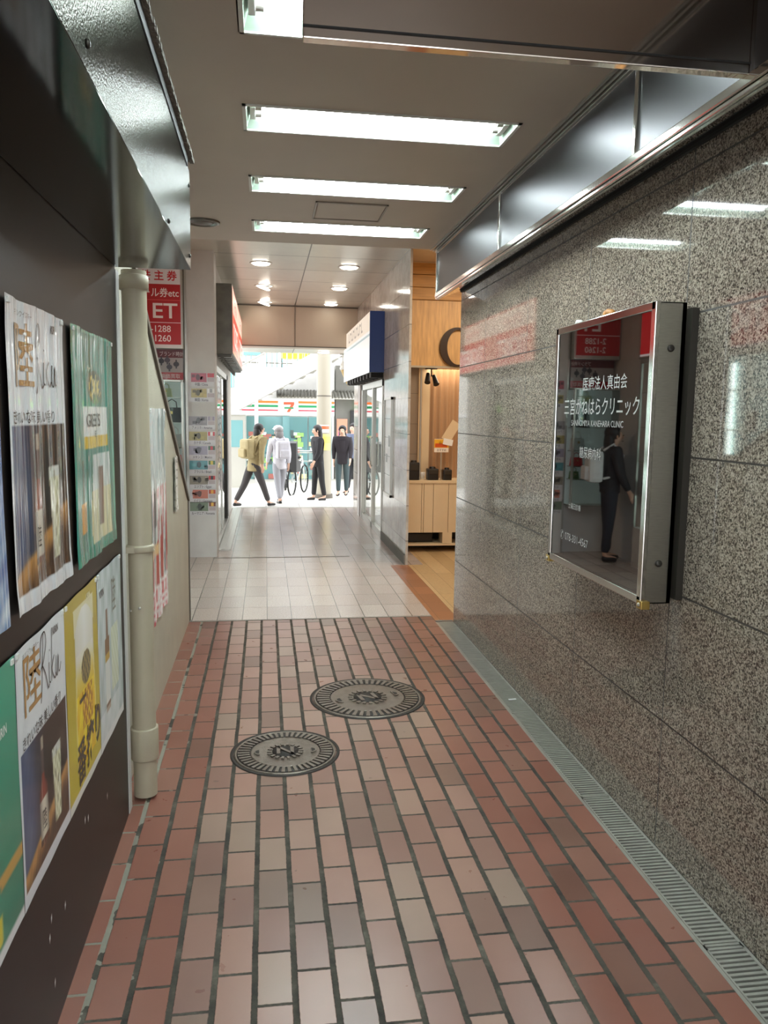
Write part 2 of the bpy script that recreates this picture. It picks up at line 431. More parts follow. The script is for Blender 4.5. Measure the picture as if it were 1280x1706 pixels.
struct(MB().box((-3.2, 5.72, 3.2), (3.4, 12.9, 3.4)).build('ceiling', M['ceil_panel']), 'pale metal panel ceiling with downlights')
struct(MB().box((-1.0, 12.62, 2.57), (2.0, 12.95, 3.2)).build('wall_bulkhead', M['bulkhead']), 'beige bulkhead over the far opening')
o = MB(); o.box((.452, 12.612, 2.57), (.46, 12.62, 3.2)).box((-1.0, 12.608, 2.57), (2.0, 12.62, 2.585)).box((-1.0, 12.608, 3.18), (2.0, 12.62, 3.2))
struct(o.build('trim_bulkhead', M['dark_rail']))
struct(MB().box((-1.6, 12.95, 2.57), (3.2, 13.9, 2.75)).build('ceiling', M['ceil_panel']), 'outer soffit above the far opening')
# stair wall with a sloping top
poly = [(3.04, 0), (5.93, 0), (5.93, .905), (3.04, 2.51)]
struct(MB().prism(poly, 'x', -.65, -.57).build('wall_stair', M['beige']), 'beige stair wall with a sloping top')
cap = [(3.04, 2.51), (5.945, .897), (5.955, .93), (3.04, 2.55)]
o = MB().prism(cap, 'x', -.665, -.555); o.box((-.66, 5.93, 0), (-.56, 5.95, .91))
struct(o.build('trim_stair', M['dark_rail']), 'dark metal capping on the sloping beige wall')
struct(MB().box((-.60, 3.02, 0), (-.527, 3.075, 2.05)).build('trim_corner', M['white_paint']), 'off white strip at the end of the black wall')
# recess behind the stair wall, pillar and the shop wall behind it
struct(MB().box((-1.50, 3.0, 0), (-1.38, 8.7, 3.2)).build('wall_recess', M['white_paint']))
struct(MB().box((-1.5, 8.68, 0), (-.81, 8.9, 3.2)).build('wall_recess', M['white_paint']))
struct(MB().box((-.805, 8.60, 0), (-.525, 8.95, 3.2)).build('wall_pillar', M['white_paint']), 'off white pillar holding the banknote cards')
o = MB(); o.box((-.83, 8.61, 0), (-.805, 8.65, 3.2))
struct(o.build('trim_pillar', M['alu']))
struct(MB().box((-1.9, 8.95, 2.08), (-.552, 13.1, 3.2)).box((-.70, 11.75, 0), (-.552, 13.1, 2.08)).box((-.70, 8.95, 0), (-.552, 9.02, 2.08)).build('wall_shop', M['concrete']), 'pale wall of the shop past the pillar')
struct(MB().box((-1.9, 8.95, 0), (-1.85, 13.1, 2.25)).build('wall_shop_back', M['concrete']))
struct(MB().box((-1.9, 13.05, 0), (-.7, 13.1, 3.4)).build('wall_shop_end', M['concrete']))
# right side beyond the granite
struct(MB().box((1.43, 8.0, 0), (1.455, 8.9, 3.2)).box((1.43, 8.9, 0), (1.56, 9.72, 3.2)).box((1.43, 9.72, 1.99), (1.56, 11.85, 3.2)).box((1.43, 11.85, 0), (1.56, 13.0, 3.2)).build('wall_tiled', M['wall_tile']), 'glossy grey tiled wall before the blue sign box')
struct(MB().box((1.56, 9.6, 0), (3.4, 9.7, 3.2)).box((3.3, 5.72, 0), (3.4, 9.7, 3.2)).build('wall_cafe', M['wood_h']), 'knotty pine wall of the cafe')
struct(MB().box((1.62, 5.60, 0), (3.4, 5.72, 3.2)).build('wall_cafe_side', M['cream']))
struct(MB().box((2.9, 9.7, 0), (3.0, 13.0, 3.2)).box((1.56, 12.9, 0), (3.0, 13.0, 3.2)).build('wall_shop_right', M['concrete']))
struct(MB().box((1.415, 8.0, 0), (1.43, 9.72, .10)).build('baseboard_right', M['conc_dark']))
# outdoor ground: slopes gently away
struct(MB().box((-14, 13.1, -.4), (16, 14.9, -.13)).build('ground_walk', M['pave']), 'pale paving outside the passage')
o = MB(); o.quad((-40, 14.9, -.16), (40, 14.9, -.16), (40, 60, -1.5), (-40, 60, -1.5)).quad((-40, 14.9, -.16), (40, 14.9, -.16), (40, 14.9, -.3), (-40, 14.9, -.3))
struct(o.build('ground_street', M['concrete']), 'bright street beyond the passage')
struct(MB().box((-1.6, 13.06, -.13), (1.6, 13.16, .005)).build('trim_step', M['alu']), 'edge of the step at the end of the passage')
struct(MB().box((-.57, 8.52, 0), (.9, 8.545, .002)).build('trim_threshold', M['conc_dark']))
struct(MB().box((-.57, 5.893, 0), (1.27, 5.905, .002)).box((1.27, 5.735, 0), (1.40, 5.76, .003)).build('trim_threshold', M['conc_dark']))
# behind the camera
struct(MB().box((-9, Y0-5, -.5), (-3.2, 14, -.2)).build('ground_rear', M['conc_dark']))
struct(MB().box((-3.3, Y0-3, -.2), (-3.2, 3.0, 3.3)).build('wall_rear_left', M['conc_dark']))
struct(MB().box((-3.2, 2.9, 0), (-1.5, 3.0, 3.3)).build('wall_rear_return', M['conc_dark']))

# ------------------------------------------------------------ ceiling trim on the right + fascia panels
o = MB(); o.box((1.20, Y0, 2.695), (1.212, 5.72, 2.72)).box((1.165, Y0, 2.71), (1.178, 5.72, 2.72)).box((1.184, Y0, 2.705), (1.193, 5.72, 2.72))
struct(o.build('trim_ceiling', M['alu']))
fas = thing('fascia_band', 'long dark satin fascia with chrome bottom rail above the granite wall', 'fascia', (1.3, 3, 2.4))
edges = [-.54, 1.03, 2.60, 4.16, 5.70]
for a, b in zip(edges, edges[1:]):
    MB().box((1.215, a+.012, 2.415), (1.235, b-.012, 2.695)).build('panel', M['fascia_black'], fas)
for y in edges[1:]:
    MB().box((1.205, y-.012, 2.41), (1.237, y+.012, 2.70), .004).build('joint_strip', M['chrome'], fas)
o = MB().box((1.208, -.54, 2.372), (1.238, 5.72, 2.385), .003).box((1.203, -.54, 2.387), (1.24, 5.72, 2.415), .004)
o.build('bottom_rail', M['chrome'], fas)
MB().prism([(1.22, 2.37), (1.40, 2.445), (1.40, 2.70), (1.238, 2.70), (1.238, 2.385), (1.22, 2.385)], 'y', -.54, 5.712).build('soffit', M['glass_black'], fas)
MB().box((1.385, -.54, 2.428), (1.398, 5.70, 2.446)).build('shadow_gap', M['seal_shade'], fas)  # dark strip standing in for the shadow gap where soffit meets granite

# ------------------------------------------------------------ left metal housing
hs = thing('shutter_housing', 'long galvanised metal housing above the black wall', 'housing', (-.4, 0, 2.06))
o = MB(); o.quad((-.265, Y0, 2.06), (-.265, 3.02, 2.06), (-.265, 3.02, 2.39), (-.265, Y0, 2.39))
o.box((-.53, Y0, 2.066), (-.266, 3.018, 2.40)); o.build('casing', M['galv'], hs)
MB().box((-.528, Y0, 2.058), (-.2655, 3.019, 2.0655)).build('underside', M['dark_mirror'], hs, 'dark mirror finish underside')
MB().box((-.528, 3.018, 2.07), (-.27, 3.022, 2.39)).build('end_plate', M['galv'], hs)
MB().box((-.45, Y0, 2.39), (-.262, 2.93, 2.428)).build('dark_gap', M['seal_shade'], hs)
vs = []; n = 260
o = MB()
for i in range(n):
    ya = Y0+(3.02-Y0)*i/n; yb = Y0+(3.02-Y0)*(i+1)/n
    w = .012+.004*random.random()
    o.box((-.262, ya, 2.425-.002*random.random()), (-.262+w, yb, 2.436+.003*random.random()))
o.box((-.45, Y0, 2.43), (-.26, 3.02, 2.44)); o.build('sealed_lip', M['lip'], hs)
for y, z in ((1.33, 2.10), (2.35, 2.075), (2.98, 2.10), (2.98, 2.34)):
    M4 = Matrix.Translation((-.265, y, z)) @ Matrix.Rotation(pi/2, 4, 'Y')
    MB().lathe([(.007, 0), (.007, .003), (.003, .005)], n=12, M4=M4).build('screw', M['alu_dark'], hs)

# ------------------------------------------------------------ troffer lamps
def troffer(loc, label):
    t = thing('ceiling_light', label, 'light', loc, 'fluorescent ceiling lights over the passage')
    L, w = 1.11, .285; x, y, z = loc
    o = MB()
    o.box((x, y, z-.006), (x+L, y+.012, z+.0)).box((x, y+w-.012, z-.006), (x+L, y+w, z)).box((x, y, z-.006), (x+.014, y+w, z)).box((x+L-.014, y, z-.006), (x+L, y+w, z))
    o.build('frame', M['socket'], t)
    o = MB()
    d = .075
    X0, X1, Ya, Yb = x+.012, x+L-.012, y+.01, y+w-.01
    ya, yb = y+.09, y+w-.09
    o.quad((X0, Ya, z), (X1, Ya, z), (X1-.03, ya, z+d), (X0+.03, ya, z+d)).quad((X0, Yb, z), (X0+.03, yb, z+d), (X1-.03, yb, z+d), (X1, Yb, z))
    o.quad((X0+.03, ya, z+d), (X1-.03, ya, z+d), (X1-.03, yb, z+d), (X0+.03, yb, z+d))
    o.quad((X0, Ya, z), (X0+.03, ya, z+d), (X0+.03, yb, z+d), (X0, Yb, z)).quad((X1, Ya, z), (X1, Yb, z), (X1-.03, yb, z+d), (X1-.03, ya, z+d))
    o.box((x-.001, y-.001, z+.08), (x+L+.001, y+w+.001, z+.085))
    o.build('reflector', M['reflector'], t)
    for k in (-1, 1):
        yy = y+w/2+k*.036
        tb = MB().tube([(x+.075, yy, z+.033), (x+L-.075, yy, z+.033)], .0155, 14).build('tube', M['tube'], t)
        for e in (x+.05, x+L-.075):
            MB().tube([(e, yy, z+.033), (e+.025, yy, z+.033)], .017, 12).build('tube_cap', M['alu'], tb)
    for e in (x+.028, x+L-.05):
        MB().box((e, y+w/2-.065, z+.014), (e+.022, y+w/2+.065, z+.072), .004).build('socket', M['socket'], t)
    fr = frame((x+.09, y+w-.035, z+.012), (1, 0, 0), (0, .55, -.83), (0, -.83, -.55))
    o = MB().use(M['print_matt']).color((120, 128, 118))
    for r in range(4): 
        for k in range(3): o.quad(*[fr(a, b, .002) for a, b in ((.0+k*.05, r*.007), (.03+k*.05-.004*r, r*.007), (.03+k*.05-.004*r, r*.007+.003), (k*.05, r*.007+.003))])
    o.build('rating_label', None, t)
ZC = 2.72
cut = []
lamp_spots = [(-.075, -.50, 'unseen fluorescent light added behind the camera to lighten the ceiling'), (-.08, 5.09, 'fluorescent ceiling light farthest from the camera, last before the panel ceiling'),  # first lamp is added out of view to brighten the rear ceiling
              (-.08, 4.16, 'fluorescent ceiling light in front of the access panel'),
              (-.085, 3.238, 'largest fully seen fluorescent ceiling light in the brown ceiling'),
              (-.075, 2.375, 'fluorescent ceiling light half covered by the steel beam'),
              (-.075, .50, 'fluorescent ceiling light on the near side of the steel beam')]
for x, y, lb in lamp_spots: troffer((x, y, ZC), lb)
# cut the openings by building the ceiling from strips around the lamps
def rebuild_ceiling():
    old = [o for o in C.objects if o.name == 'ceiling'][0]
    o = MB(); ys = sorted((y, y+.285) for _, y, _ in lamp_spots); prev = Y0
    for a, b in ys:
        o.box((-3.2, prev, ZC), (1.21, a, 3.3)); o.box((-3.2, a, ZC), (-.08, b, 3.3)); o.box((-.08+1.11, a, ZC), (1.21, b, 3.3)); o.box((-.08, a, ZC+.1), (1.03, b, 3.3)); prev = b
    o.box((-3.2, prev, ZC), (1.21, 5.72, 3.3))
    new = o.build('ceiling_new', M['ceiling']); old.data = new.data; bpy.data.objects.remove(new)
rebuild_ceiling()

# access panel and round vent in the ceiling
ap = thing('access_panel', 'flush square access panel in the brown ceiling between two lights', 'panel', (.48, 4.78, ZC))
MB().box((.295, 4.61, ZC-.004), (.675, 4.95, ZC)).build('lid', M['ceiling'], ap)
o = MB()
for a, b in (((.28, 4.585), (.69, 4.597)), ((.28, 4.965), (.69, 4.977)), ((.28, 4.585), (.29, 4.977)), ((.68, 4.585), (.69, 4.977))):
    o.box((a[0], a[1], ZC-.006), (b[0], b[1], ZC))
o.build('frame', mat('worn bronze edging', (138, 126, 112), .4), ap)
MB().tube([(.48, 4.60, ZC-.004), (.48, 4.60, ZC-.009)], .008, 10).build('latch', M['alu'], ap)
v = thing('ceiling_vent', 'round grey vent in the ceiling left of the lights', 'vent', (-.385, 5.21, ZC))
Mx = Matrix.Translation((-.385, 5.21, ZC)) @ Matrix.Rotation(pi, 4, 'X')
MB().lathe([(.11, 0), (.108, .008), (.085, .012), (.08, .004)], n=36, M4=Mx).build('rim', M['old_steel'], v)
MB().lathe([(.078, .001), (.06, .010), (.0, .012)], n=36, M4=Mx).build('disc', M['dark_rail'], v)

# ------------------------------------------------------------ overhead steel beam box (projecting sign seen from behind)
bmx = thing('steel_beam_box', 'mirror finish steel box beam hanging across the top right', 'beam', (.7, 2.0, 2.42))
MB().box((.088, 1.955, 2.41), (1.205, 1.985, 2.69), .003).box((1.205, 1.955, 2.415), (1.399, 1.985, 2.69)).build('panel', M['mirror'], bmx)
MB().box((.088, 1.951, 2.434), (1.205, 1.956, 2.438)).build('seam', M['seal_shade'], bmx)
MB().tube([(.086, 1.97, 2.53), (.078, 1.97, 2.53)], .016, 14).build('end_bolt', M['alu'], bmx)
for k in (0.4, 1.0):
    MB().box((k, 1.96, 2.69), (k+.04, 1.98, ZC)).build('hanger', M['alu'], bmx)

# ------------------------------------------------------------ drain grates
for k in range(5):
    ya = 5.72-.93*(k+1); yb = 5.72-.93*k
    o = MB(); x0, x1 = 1.275, 1.395
    o.box((x0, ya+.003, -.03), (x0+.006, yb-.003, .002)).box((x1-.006, ya+.003, -.03), (x1, yb-.003, .002))
    o.box((x0, ya+.003, -.03), (x1, ya+.012, .002)).box((x0, yb-.012, -.03), (x1, yb-.003, .002))
    nb = 48
    for i in range(nb):
        y = ya+.012+(yb-ya-.024)*(i+.5)/nb
        o.box((x0+.006, y-.0048, -.018), (x1-.006, y+.0048, .001))
    lbs = ['drain grating farthest along the granite wall', 'second drain grating from the far end with a paper scrap', 'drain grating below the left joint of the clinic sign',
           'drain grating at the foot of the granite below the clinic sign', 'drain grating nearest the camera in the bottom right corner', 'drain grating past the bottom right corner', 'drain grating behind the camera']
    tag(o.build('drain_grate', M['grate']), lbs[k], 'grate', 'drain gratings along the granite wall')
o = MB(); o.box((1.262, Y0, -.05), (1.274, 5.72, .001)).box((1.396, Y0, -.05), (1.40, 5.72, .001))
struct(o.build('trim_drain', M['grate']))
M4 = Matrix.Translation((1.335, 4.05, .007)) @ Matrix.Rotation(.1, 4, 'Z')
o = MB().box((-.022, -.006, -.0045), (.022, .006, .002), .002, M4=M4)
tag(o.build('paper_scrap', M['paper']), 'tiny white paper scrap lying on the drain grating', 'litter')

# ------------------------------------------------------------ manholes
def manhole(cx, cy, R, rot, label, faded):
    t = thing('manhole_cover', label, 'manhole cover', (cx, cy, 0), 'cast iron manhole covers in the paving')
    T = Matrix.Translation((cx, cy, 0)) @ Matrix.Rotation(rot, 4, 'Z')
    MB().lathe([(R+.018, -.01), (R+.018, .0035), (R+.004, .0045), (R+.003, -.01)], n=72, M4=T).build('rim', M['iron_dark'], t)
    MB().lathe([(R, -.01), (R, .005), (R*.965, .0065), (R*.95, .003)], n=72, M4=T).build('plate', M['iron'], t)
    MB().lathe([(R*.955, .003), (R*.955, .0042), (R*.69, .0042), (R*.69, .003)], n=72, M4=T).build('groove_ring', M['iron_dark'], t)
    MB().lathe([(R*.26, .003), (R*.26, .0066)], n=40, M4=T).build('emblem_field', M['iron_dark'], t)
    o = MB(); n = 46
    for i in range(n):
        a = 2*pi*i/n
        Q = T @ Matrix.Rotation(a, 4, 'Z')
        w = R*.026
        w = R*.034; o.prism([(R*.70, -w*.75), (R*.93, -w), (R*.93, w), (R*.70, w*.75)], 'z', .002, .0085)
        k = len(o.v)-8
        for j in range(k, k+8): o.v[j] = tuple(Q @ Vector(o.v[j]))
    o.build('rib_ring', M['iron'], t)
    MB().lathe([(R*.69, .002), (R*.68, .006), (R*.655, .0045)], n=60, M4=T).build('centre_plate', M['iron'], t)
    o = MB(); n = 18
    for i in range(n):
        Q = T @ Matrix.Rotation(2*pi*i/n, 4, 'Z')
        o.box((R*.27, -R*.027, .004), (R*.36, R*.027, .0095), M4=Q)
    h = .013 if not faded else .009
    for a, b in (((-.17, -.15), (-.10, .15)), ((.10, -.15), (.17, .15))): o.box((R*a[0], R*a[1], .004), (R*b[0], R*b[1], h), M4=T)
    pts = [(-R*.17, R*.15), (-R*.09, R*.15), (R*.17, -R*.15), (R*.09, -R*.15)]
    o.prism(pts, 'z', .004, h)
    for j in range(len(o.v)-8, len(o.v)): o.v[j] = tuple(T @ Vector(o.v[j]))
    o.build('emblem', M['iron'], t)
    for s in (-1, 1):
        def D(r): return [(s*(R*.50+r*math.cos(a)), r*1.1*math.sin(a)) for a in [(-pi/2+pi*q/8)+0 for q in range(9)]]
        o = MB()
        ring = D(R*.115); inn = D(R*.08)
        o.prism(ring, 'z', .004, .0088)
        for j in range(len(o.v)): o.v[j] = tuple(T @ Vector(o.v[j]))
        pk = o.build('key_pocket', M['iron'], t)
        o = MB(); o.prism([(a-s*-.0, b) for a, b in [(s*(R*.515+R*.075*math.cos(q)), R*.078*math.sin(q)) for q in [(-pi/2+pi*k/8) for k in range(9)]]], 'z', .0085, .0092)
        for j in range(len(o.v)): o.v[j] = tuple(T @ Vector(o.v[j]))
        o.build('pocket_hole', M['iron_dark'], pk)
    o = MB().use(M['iron'])
    fr = frame((cx, cy, 0), (math.cos(rot), math.sin(rot), 0), (-math.sin(rot), math.cos(rot), 0), (0, 0, 1))
    o.use(M['iron_dark']).text('NISSHO', fr, 0, -R*.60, R*.09, .0068, align='C') if False else None
manhole(.083, 3.515, .232, 0, 'nearer smaller cast iron manhole cover with a raised letter N', False)
manhole(.548, 4.175, .298, -.12-pi/2*0+.35, 'farther larger cast iron manhole cover, worn smooth', True)

# ------------------------------------------------------------ drainpipe
pp = thing('drainpipe', 'beige vertical drainpipe at the end of the black wall', 'pipe', (-.487, 3.16, 0))
MB().tube([(-.487, 3.16, .012), (-.487, 3.16, 2.07)], .046, 28).build('pipe', M['beige_pipe'], pp)
o = MB().lathe([(.0535, 0), (.0545, .004), (.0545, .125), (.0535, .129), (.0462, .130)], (-.487, 3.16, .165), 28); o.build('coupling', M['beige_pipe'], pp)
o = MB().lathe([(.049, 0), (.0545, .006), (.0505, .014), (.0545, .022), (.049, .03)], (-.487, 3.16, 1.005), 28)
o.box((-.548, 3.105, 1.008), (-.50, 3.115, 1.03)); o.build('clamp', M['beige_pipe'], pp)
o = MB().lathe([(.0535, 0), (.0535, .05), (.047, .055)], (-.487, 3.16, 2.0), 28); o.build('coupling', M['beige_pipe'], pp)
for z in (.79,):
    o = MB().ball((-.487, 3.112, z), .006); o.ball((-.523, 3.128, z-.012), .005); o.build('screw', M['alu'], pp)

# ------------------------------------------------------------ posters
def mixc(a, b, t): t = max(0, min(1, t)); return tuple(a[i]*(1-t)+b[i]*t for i in range(3))
def sm(a, b, x): t = max(0, min(1, (x-a)/(b-a))); return t*t*(3-2*t)
def nz(u, v, s=0): return .5+.5*math.sin(12.9*u+s)*math.cos(9.7*v-s*1.7)+.2*math.sin(37*u-23*v+s)

def img_riku(u, v):
    if v < .055 or u < .035 or u > .97: return (222, 224, 228)
    if v > .60: return mixc((232, 234, 236), (206, 210, 214), nz(u, v)*.3)
    c = mixc((58, 76, 112), (20, 16, 16), sm(.12, .62, u+.08*nz(u, v, 2)))
    c = mixc(c, (128, 142, 168), .30*max(0, 1-abs(u-.15)*7)*nz(u*2, v*2, 1))
    if u > .8: c = mixc(c, (72, 54, 44), .5*nz(u*3, v*3))
    tl = .10+.20*u
    if v < tl+.03:
        k = sm(0, .03, tl+.03-v); c2 = mixc((190, 136, 74), (60, 36, 22), sm(0, .11, tl-v)+.35*nz(u*3, v*4, 3)-.2); c = mixc(c, c2, k)
    du = (u-.42)
    wb = .088 if v < .33 else (.088-.056*sm(.33, .41, v) if v < .42 else .030)
    if .125 < v < .57 and abs(du) < wb:
        sh = 1-.55*(abs(du)/wb)**2
        if v < .15: b = (96, 44, 24)
        elif v < .31: b = (226, 216, 196)
        elif v < .42: b = (142, 56, 40)
        elif v < .52: b = (92, 76, 74)
        else: b = (176, 160, 142)
        if du < -.02 and du > -.035: b = mixc(b, (240, 236, 230), .5)
        c = tuple(x*sh for x in b)
    wg = .072+.10*(v-.12)
    dg = u-.72
    if .115 < v < .45 and abs(dg) < wg:
        b = mixc((196, 190, 146), (242, 240, 218), nz(u*7, v*9, 5))
        if v > .41: b = (214, 214, 206)
        if math.sin(u*60+v*14)*math.sin(v*46-u*20) > .55: b = mixc(b, (120, 112, 82), .5)
        if abs(dg) > wg-.014: b = mixc(b, (90, 84, 70), .6)
        c = b
    return c
def img_green(u, v):
    c = mixc((66, 150, 132), (44, 118, 108), nz(u, v)*.6+.3*v)
    if v < .05: return (52, 140, 120)
    e = ((u-.52)/.17)**2+((v-.76)/.07)**2
    if e < 1.25: c = (92, 112, 96)
    if e < .8: c = (70, 96, 84) if nz(u*4, v*6, 2) > .5 else (210, 190, 110)
    if .51 < v < .67 and abs(u-.53) < .27: c = (224, 226, 220)
    if .49 < v < .54 and abs(u-.53) < .27: c = (214, 180, 72)
    if v < .46:
        if abs(u-.20) < .07 and v < .26: c = (216, 150, 46) if v > .13 else (40, 120, 104)
        if abs(u-.20) < .035 and .26 <= v < .44: c = (54, 92, 72)
        if abs(u-.62) < .24+.04*math.sin(v*9) and v > .06:
            c = mixc((226, 228, 226), (176, 192, 186), nz(u*4, v*2, 3))
            if v < .30: c = mixc(c, (232, 206, 110), .4)
        if abs(u-.62) < .05 and .12 < v < .40: c = (120, 104, 96)
    if u > .95 or v > .985: c = (96, 170, 150)
    return c
def img_beer(u, v):
    c = mixc((206, 184, 52), (178, 154, 32), v)
    if v < .045: return (224, 224, 214)
    w = .30+.02*math.sin(v*6)
    if .12 < v < .94:
        e = abs(u-.55)/w
        top = .92-.10*((u-.55)/w)**2 if e < 1 else 0
        if e < 1 and v < top:
            if v > .70: c = mixc((240, 238, 232), (226, 220, 200), e)
            elif v > .50: c = mixc((236, 232, 214), (228, 196, 60), sm(.70, .5, v))
            else: c = mixc((236, 184, 14), (250, 224, 40), nz(u*2, v*3, 1))
            if e > .9: c = mixc(c, (214, 208, 190), .6)
            q = ((u-.58)/.15)**2+((v-.60)/.085)**2
            if q < 1: c = (150, 132, 78) if nz(u*6, v*9, 4) > .45 else (70, 66, 48)
            if .30 < v < .50 and abs(u-.60) < .16: c = mixc(c, (150, 76, 22), .75*(nz(u*5, v*8, 2) > .38))
        elif v > .8 and e < 1.08: c = mixc(c, (240, 238, 228), .7)
    return c
def img_soda(u, v):
    c = mixc((206, 214, 218), (168, 184, 182), nz(u*2, v*2, 2))
    if v < .05: return (228, 228, 228)
    if abs(u-.34) < .09 and .22 < v < .46: c = (222, 224, 220)
    if abs(u-.34) < .085 and (.17 < v <= .22 or .50 < v < .60): c = (120, 84, 48)
    if abs(u-.34) < .085 and .46 <= v <= .50: c = (196, 158, 60)
    if abs(u-.34) < .04 and .60 <= v < .76: c = (120, 88, 66)
    if abs(u-.66) < .15 and .24 < v < .62: c = mixc((198, 204, 166), (226, 230, 220), nz(u*5, v*6, 1))
    if v < .2 and u < .8: c = mixc(c, (240, 240, 240), .5)
    return c
def img_teal(u, v):
    c = mixc((30, 116, 92), (60, 160, 130), v)
    if v < .045: return (228, 228, 228)
    if v < .30:
        if v > .285-.05*u: c = (196, 150, 70)
        if v < .22: c = (36, 128, 104)
        if .06 < v < .16 and u < .7: c = (214, 196, 60)
    return c
def img_blue(u, v):
    return mixc((44, 92, 160), (206, 220, 232), sm(.6, 0, v)*nz(u, v*3, 1)+.1)
def img_strip(u, v):
    t = math.sin(u*21+math.sin(v*9)*.8)
    c = (214, 220, 216)
    if t > .35: c = (170, 54, 58) if v < .62 else (196, 206, 204)
    if t < -.55: c = (60, 66, 74) if .18 < v < .62 else (140, 160, 160)
    if v < .16: c = (196, 66, 84) if math.sin(v*160)+math.sin(u*50) > .2 else (230, 226, 226)
    if .3 < v < .36 and u < .6: c = (226, 190, 140)
    return c

RIKU = [[(.0, .62), (.10, .95), (.30, 1.0), (.36, .80), (.20, .55), (.05, .45)], [(.22, 1.02), (.12, .5), (.02, .02), (-.03, -.1)], [(.10, .5), (.28, .30), (.42, .02), (.50, .05)], [(.52, .42), (.50, .10), (.58, .06)], [(.55, .60), (.56, .63)],
        [(.74, .95), (.68, .45), (.64, .05)], [(.84, .45), (.68, .25), (.84, .04), (.92, .12)], [(.96, .40), (.94, .10), (1.02, .06), (1.10, .38), (1.10, .10), (1.18, .08), (1.26, .2)]]
def strokes(o, fr, x, y, h, off, wd, fn, lines):
    for ln in lines:
        pts = []
        for i in range(len(ln)-1):
            for k in range(4):
                t = k/4; p0 = ln[max(i-1, 0)]; p1 = ln[i]; p2 = ln[i+1]; p3 = ln[min(i+2, len(ln)-1)]
                pts.append(tuple(.5*((2*p1[q])+(-p0[q]+p2[q])*t+(2*p0[q]-5*p1[q]+4*p2[q]-p3[q])*t*t+(-p0[q]+3*p1[q]-3*p2[q]+p3[q])*t**3) for q in (0, 1)))
        pts.append(ln[-1]); vs = []
        for i, p in enumerate(pts):
            a = pts[max(i-1, 0)]; b = pts[min(i+1, len(pts)-1)]; dx, dy = b[0]-a[0], b[1]-a[1]; l = math.hypot(dx, dy) or 1
            for sgn in (-1, 1):
                X = x+p[0]*h-sgn*dy/l*wd; Y = y+p[1]*h+sgn*dx/l*wd; vs.append(fr(X, Y, off+fn(X, Y)))
        o.add(vs, [(2*i, 2*i+2, 2*i+3, 2*i+1) for i in range(len(pts)-1)])
def poster(name, label, y0, z0, w, h, img, texts, matk='print', x=XL, wr=0., res=(34, 60), curl=0., group=None, skew=0., cat='poster'):
    """sheet hung on a wall facing +x; image u runs along +y"""
    fr = frame((x+.004, y0, z0), (0, 1, 0), (0, 0, 1), (1, 0, 0))
    ph = random.random()*6
    def disp(a, b):
        u, v = a/w, b/h
        d = wr*(1+math.sin(u*17+ph+.8*math.sin(v*4+ph))+.5*math.sin(u*39+1.3*v+ph))
        d += curl*(sm(.12, 0, v)*.6+sm(.88, 1, v)*.4+sm(.9, 1, u)*.3)
        return d
    nu, nv = res; vs = []; cols = []; fs = []
    for j in range(nv+1):
        for i in range(nu+1):
            u, v = i/nu, j/nv; a, b = u*w, v*h
            edge = .002*math.sin(9*v+ph) if i in (0, nu) else 0
            vs.append(fr(a+edge+skew*v*0, b+(.0015*math.sin(u*11+ph) if j in (0, nv) else 0)+skew*u, disp(a, b)))
            cols.append(lin(img(min(max(u, 1e-3), .999), min(max(v, 1e-3), .999))))
    for j in range(nv):
        for i in range(nu):
            k = j*(nu+1)+i; fs.append((k, k+1, k+nu+2, k+nu+1))
    t = thing(name, label, cat, (x, y0+w/2, z0), group)
    o = MB().use(M[matk]); o.add(vs, fs, True, cols); o.build('sheet', None, t)
    if texts:
        o = MB().use(M[matk])
        for body, u, v, hh, col, ws, bold, al in texts:
            if body == 'Riku': o.color(col); strokes(o, fr, u*w, v*h, hh, .0014, .0022, disp, RIKU); continue
            o.color(col).text(body, fr, u*w, v*h+skew*u, hh, .0012, ws, bold, al, disp)
        o.build('lettering', None, t)
    # tape or clips in the corners
    for u, v in ((.04, .985), (.96, .985)):
        o = MB().use(M['socket']); p = fr(u*w, v*h+skew*u, disp(u*w, v*h)+.001)
        o.box((p[0]-.001, p[1]-.008, p[2]-.006), (p[0]+.003, p[1]+.008, p[2]+.006), .001); o.build('tape', None, t)
    return t
K = (40, 36, 34)
gold = (178, 132, 74)
riku_txt = [('陸', .10, .745, .15, gold, 1.0, .006, 'L'), ('Riku', .44, .73, .145, K, .85, 0, 'L'), ('キリンウイスキー', .12, .95, .016, (120, 110, 100), 1, 0, 'L'),
            ('KIRIN', .72, .93, .026, K, .8, .02, 'L'), ('きれいな味 美しい香り', .06, .612, .034, K, .95, .005, 'L'), ('陸', .365, .19, .055, K, .7, 0, 'L')]
gw = 'drink posters on the black wall'
poster('wall_poster', 'blue poster cut by the left edge beside the whisky poster under film', 1.20, 1.105, .49, .68, img_blue, [], 'print_film', wr=.002, group=gw)
poster('wall_poster', 'white and dark whisky poster under wrinkled plastic film, upper row', 1.735, 1.108, .475, .675, img_riku, riku_txt, 'print_film', wr=.0022, curl=.006, res=(90, 130), group=gw)
poster('wall_poster', 'pale green beer poster under plastic film, upper row nearest the pipe', 2.287, 1.105, .585, .678, img_green,
       [("GREEN'S", .30, .585, .055, (60, 70, 62), .95, .01, 'L'), ('FREE', .46, .535, .03, (70, 80, 72), .9, 0, 'L')], 'print_film', wr=.0026, curl=.005, res=(80, 130), group=gw)
poster('wall_poster', 'dark green poster cut by the left edge in the lower row', 1.255, .452, .458, .585, img_teal, [('KIRIN', .72, .76, .03, (235, 240, 235), .8, .02, 'L')], 'print', group=gw)
poster('wall_poster', 'white and dark whisky poster without film in the lower row', 1.716, .452, .412, .585, img_riku, riku_txt, 'print', res=(100, 150), group=gw)
